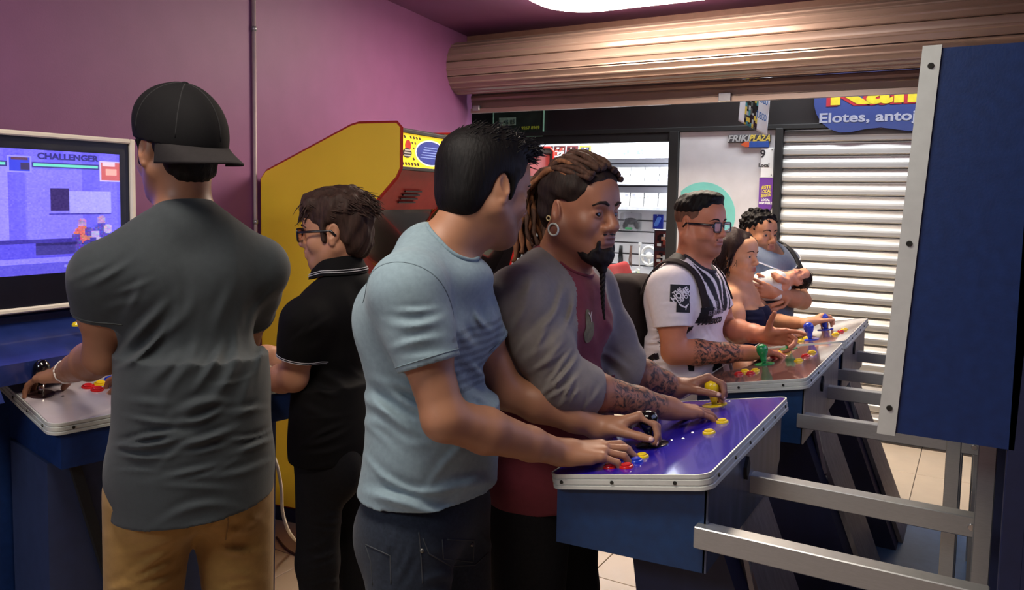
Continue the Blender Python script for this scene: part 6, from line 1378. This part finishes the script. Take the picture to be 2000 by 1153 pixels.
capm = cloth('cap_black', (15, 14, 15), (80, .1), (500, .2, .001)); capg = cloth('cap_grey', (36, 33, 33), (80, .1), (500, .2, .001))
ct = thing('baseball_cap', 'black baseball cap worn backwards with its grey brim over the neck', 'cap', HD); CRt = HR @ rot((0, 1, 0), -13)
Tc = lambda x, y, z: HD+CRt@(np.array([x, y, z])*hs)
S = Field(); S.ell(Tc(-.018, 0, .030), CRt, np.array([.118, .094, .118])*hs, .02); S.ell(Tc(.02, 0, .07), CRt, np.array([.088, .084, .072])*hs, .03); S.plane(Tc(0, 0, .018), CRt@np.array([.02, 0, -1])); S.ell(Tc(-.018, 0, .02), CRt, np.array([.110, .086, .106])*hs, 0, 's'); crn = emit_mesh('crown', S, .0034, capm, ct); bCr = bvh_of(crn)
MB().ball(Tc(-.014, 0, .149), np.array([.0095, .0095, .005]), 12, 8).build('top_button', capm, ct, True, world=True)
for k in range(6):
    a = k*pi/3+.3; q = [Tc(-.018+.118*cos(e)*cos(a)*1.02, .094*cos(e)*sin(a)*1.02, .03+.118*sin(e)*1.02) for e in np.linspace(0.05, 1.5, 14)]; MB().tube(surf_tube(bCr, q, 0, -.0005), .0017, 5).build('panel_seam', M('cap_seam', (16, 15, 16), .9), crn, True, world=True)
V, nu, nv = [], 28, 10
for sgn in (0, 1):
    for i in range(nu+1):
        for j in range(nv+1):
            u = -1+2*i/nu; v = j/nv; a = u*1.18; ext = .082*(1-abs(u)**2.6)*v; r0x, r0y = .116, .092
            V.append(Tc(-.018-(r0x*cos(a)+ext), r0y*sin(a)*(1+.10*v*(1-abs(u)**3)), .022-.020*v-.020*u*u*v*1.2-.0045*sgn))
m_ = (nu+1)*(nv+1); F = []
for i in range(nu):
    for j in range(nv):
        a = i*(nv+1)+j; F.append((a, a+1, a+nv+2, a+nv+1)); F.append((m_+a, m_+a+nv+1, m_+a+nv+2, m_+a+1))
for i in range(nu): a = i*(nv+1)+nv; F.append((a, a+m_, a+m_+nv+1, a+nv+1))
mk('brim', V, F, capg, ct, True, world=True)

# ------------------------------------------------------------------ man in black polo and red sunglasses
K_ = away(1.03)
t, J = figure(-1.79, 1.93, 190, .84, .11, 'man in a black polo shirt and red lensed sunglasses, in profile before the yellow cabinet')
HD = U(657, 452, 2.56); J['HD'] = HD; HR = head_frame(209, 5, 0); hs = 1.03
J['PC'] = np.array([*U(655, 930, 2.58)[:2], .80]); J['AB'] = U(652, 800, 2.58); J['CH'] = U(655, 655, 2.58); J['NB'] = U(668, 566, 2.58); J['SL'] = J['CH']+J['L']*.165+np.array([.0, 0, .065]); J['SR'] = J['CH']-J['L']*.165+np.array([.0, 0, .07])
g = np.array([J['PC'][0], J['PC'][1], 0])
for k, s_ in (('L', 1), ('R', -1)): J['H'+k] = J['PC']+J['L']*s_*.085+np.array([0, 0, -.04]); J['K'+k] = g+J['L']*s_*.10+np.array([0, 0, .44]); J['A'+k] = g+J['L']*s_*.11-J['F']*.03+np.array([0, 0, .09])
eL = U(574, 738, 2.44); wL = U(505, 742, 2.56); eR = U(600, 715, 2.78); wR = U(518, 690, 2.72)
S = Field(); T = head_ops(S, HD, HR, hs, .9, .0, 1., J['NB'], .052)
torso_ops(S, J, 0, .89, 0, low=False); arm_ops(S, J['SR'], eR, wR, .95, .98); arm_ops(S, J['SL'], eL, wL, .95, 1.0)
hand_ops(S, wL, nrm(np.array([-1., .35, -.1])), (0, .1, -1), False, [(14, 30, 18)]*4, (30, 20, 12, 10), .98, 6); hand_ops(S, wR, nrm(np.array([-1, -.1, -.25])), (0, .1, -1), True, [(14, 30, 18)]*4, (30, 20, 12, 10), .98, 6)
emit_mesh('body', S, .0033, skin_m, t, tint=skin_tint((186, 134, 104), T, HR, hs, (146, 88, 80), .3), ink=no_ink); eyes(T, HR, hs, t); brows('eyebrow', T, hs, hair_br, t)
glasses(t, T, HR, hs, M('sunglass_frame', (16, 14, 16), .3, coat=.3), M('lens_red', (255, 62, 24), .1, trans=.9, alpha=.7, spec=.3), .026, .0195, 'sunglasses')
fl = [(640, 850, .10, 10, .04, .005), (600, 640, .07, 40, .035, .004), (650, 760, .1, -30, .05, .005)]
S = tee(J, .014, .90, .0, [(J['SR'], eR, wR, .66, .072, .066), (J['SL'], eL, wL, .66, .072, .064)], .765, (0, 0), (.118, .166), None, neck=.066, nf=.02, creases=fl)
po = emit_mesh('polo_shirt', S, .005, cloth('polo_black', (15, 14, 15)), t); bP = bvh_of(po); wst = M('stripe_white', (176, 176, 180), .8)
for k in (0, 1): 
    c_ = J['SL']+(eL-J['SL'])*(.615+.03*k); ring(bP, c_, eL-J['SL'], .11, po, wst, .0013, .0005, nm='cuff_stripe')
# turned-down collar
ax = nrm(nrm(HD-J['NB'])+np.array([0, 0, .8])); u_ = nrm(J['F']-ax*(J['F']@ax)); l_ = np.cross(ax, u_); V, prof = [], [(.060, .048), (.066, .056), (.078, .026), (.0885, -.004), (.083, -.004), (.064, .040)]; nn_ = 44
cb = J['NB']+J['F']*.010+ax*.060; prof = [(r*1.08, z) for r, z in prof]
for k in range(nn_):
    a = 2*pi*k/nn_
    for r, z in prof: V.append(cb+u_*cos(a)*r*1.02+l_*sin(a)*r+ax*(z-.022*max(0, cos(a))))
m_ = len(prof); col = mk('collar', V, [(k*m_+i, k*m_+(i+1) % m_, ((k+1) % nn_)*m_+(i+1) % m_, ((k+1) % nn_)*m_+i) for k in range(nn_) for i in range(m_)], cloth('polo_black', (15, 14, 15)), t, 50, world=True)
for r, z in ((.0945, .005), (.0922, .0115)): MB().tube([cb+u_*cos(a)*r*1.02+l_*sin(a)*r+ax*(z-.022*max(0, cos(a))) for a in np.linspace(0, 2*pi, 50)], .0016, 6).build('collar_stripe', wst, col, True, world=True)
trousers(t, J, blk_denim, .84, .055, .094, .076, [(650, 1010, .08, -10, .03, .004), (640, 1110, .09, 10, .03, .006)], -.02); shoes(t, J)
MB().tube([J['SL']*0+U(592, 910, 2.47), U(590, 950, 2.46), U(584, 980, 2.46)], .008, 6, flat=.3).build('key_strap', M('strap_grey', (92, 96, 92), .8), t, True, world=True)
hs2 = hairm('hair_soft_brown', (58, 42, 36))
S = Field(); S.ell(T(-.014, 0, .064), HR, np.array([.114, .090, .080])*hs, .02); S.ell(T(-.052, 0, .0), HR, np.array([.064, .080, .078])*hs, .03); S.ell(T(-.062, 0, -.045), HR, np.array([.036, .054, .045])*hs, .03); S.ell(T(.055, 0, .088), HR, np.array([.055, .07, .040])*hs, .02)
for y in (-1, 1): S.cone(T(.026, y*.071, .03), T(.020, y*.073, -.022), .013, .008, .012); S.ell(T(-.006, y*.088, -.014), HR, np.array([.024, .03, .034])*hs, .004, 's')
S.plane(T(.104, 0, .06), HR@np.array([1, 0, .35])); S.cone(T(.12, -.07, -.0), T(.12, .07, -.0), .050, .050, .02, 's'); S.warp(wob(120, .0036, 14, (1, 1, .5))); hp = emit_mesh('hair', S, .0042, hs2, t)
V_ = np.array([v.co[:] for v in hp.data.vertices])+np.array(t.location); F_ = np.array([list(p.vertices) for p in hp.data.polygons])
locks('hair_strands', hs2, hp, scalp_points(V_, F_, 500, lambda c: ((c-HD)@HR)[:, 2] > .045, 3), .04, HR@np.array([-.75, .1, -.3]), .0032, 8, .12, 6, .02)
locks('fringe', hs2, hp, scalp_points(V_, F_, 80, lambda c: (((c-HD)@HR)[:, 2] > .04) & (((c-HD)@HR)[:, 0] > .06), 5), .045, HR@np.array([.3, 0, -.8]), .003, 10, .15, 6, .2)
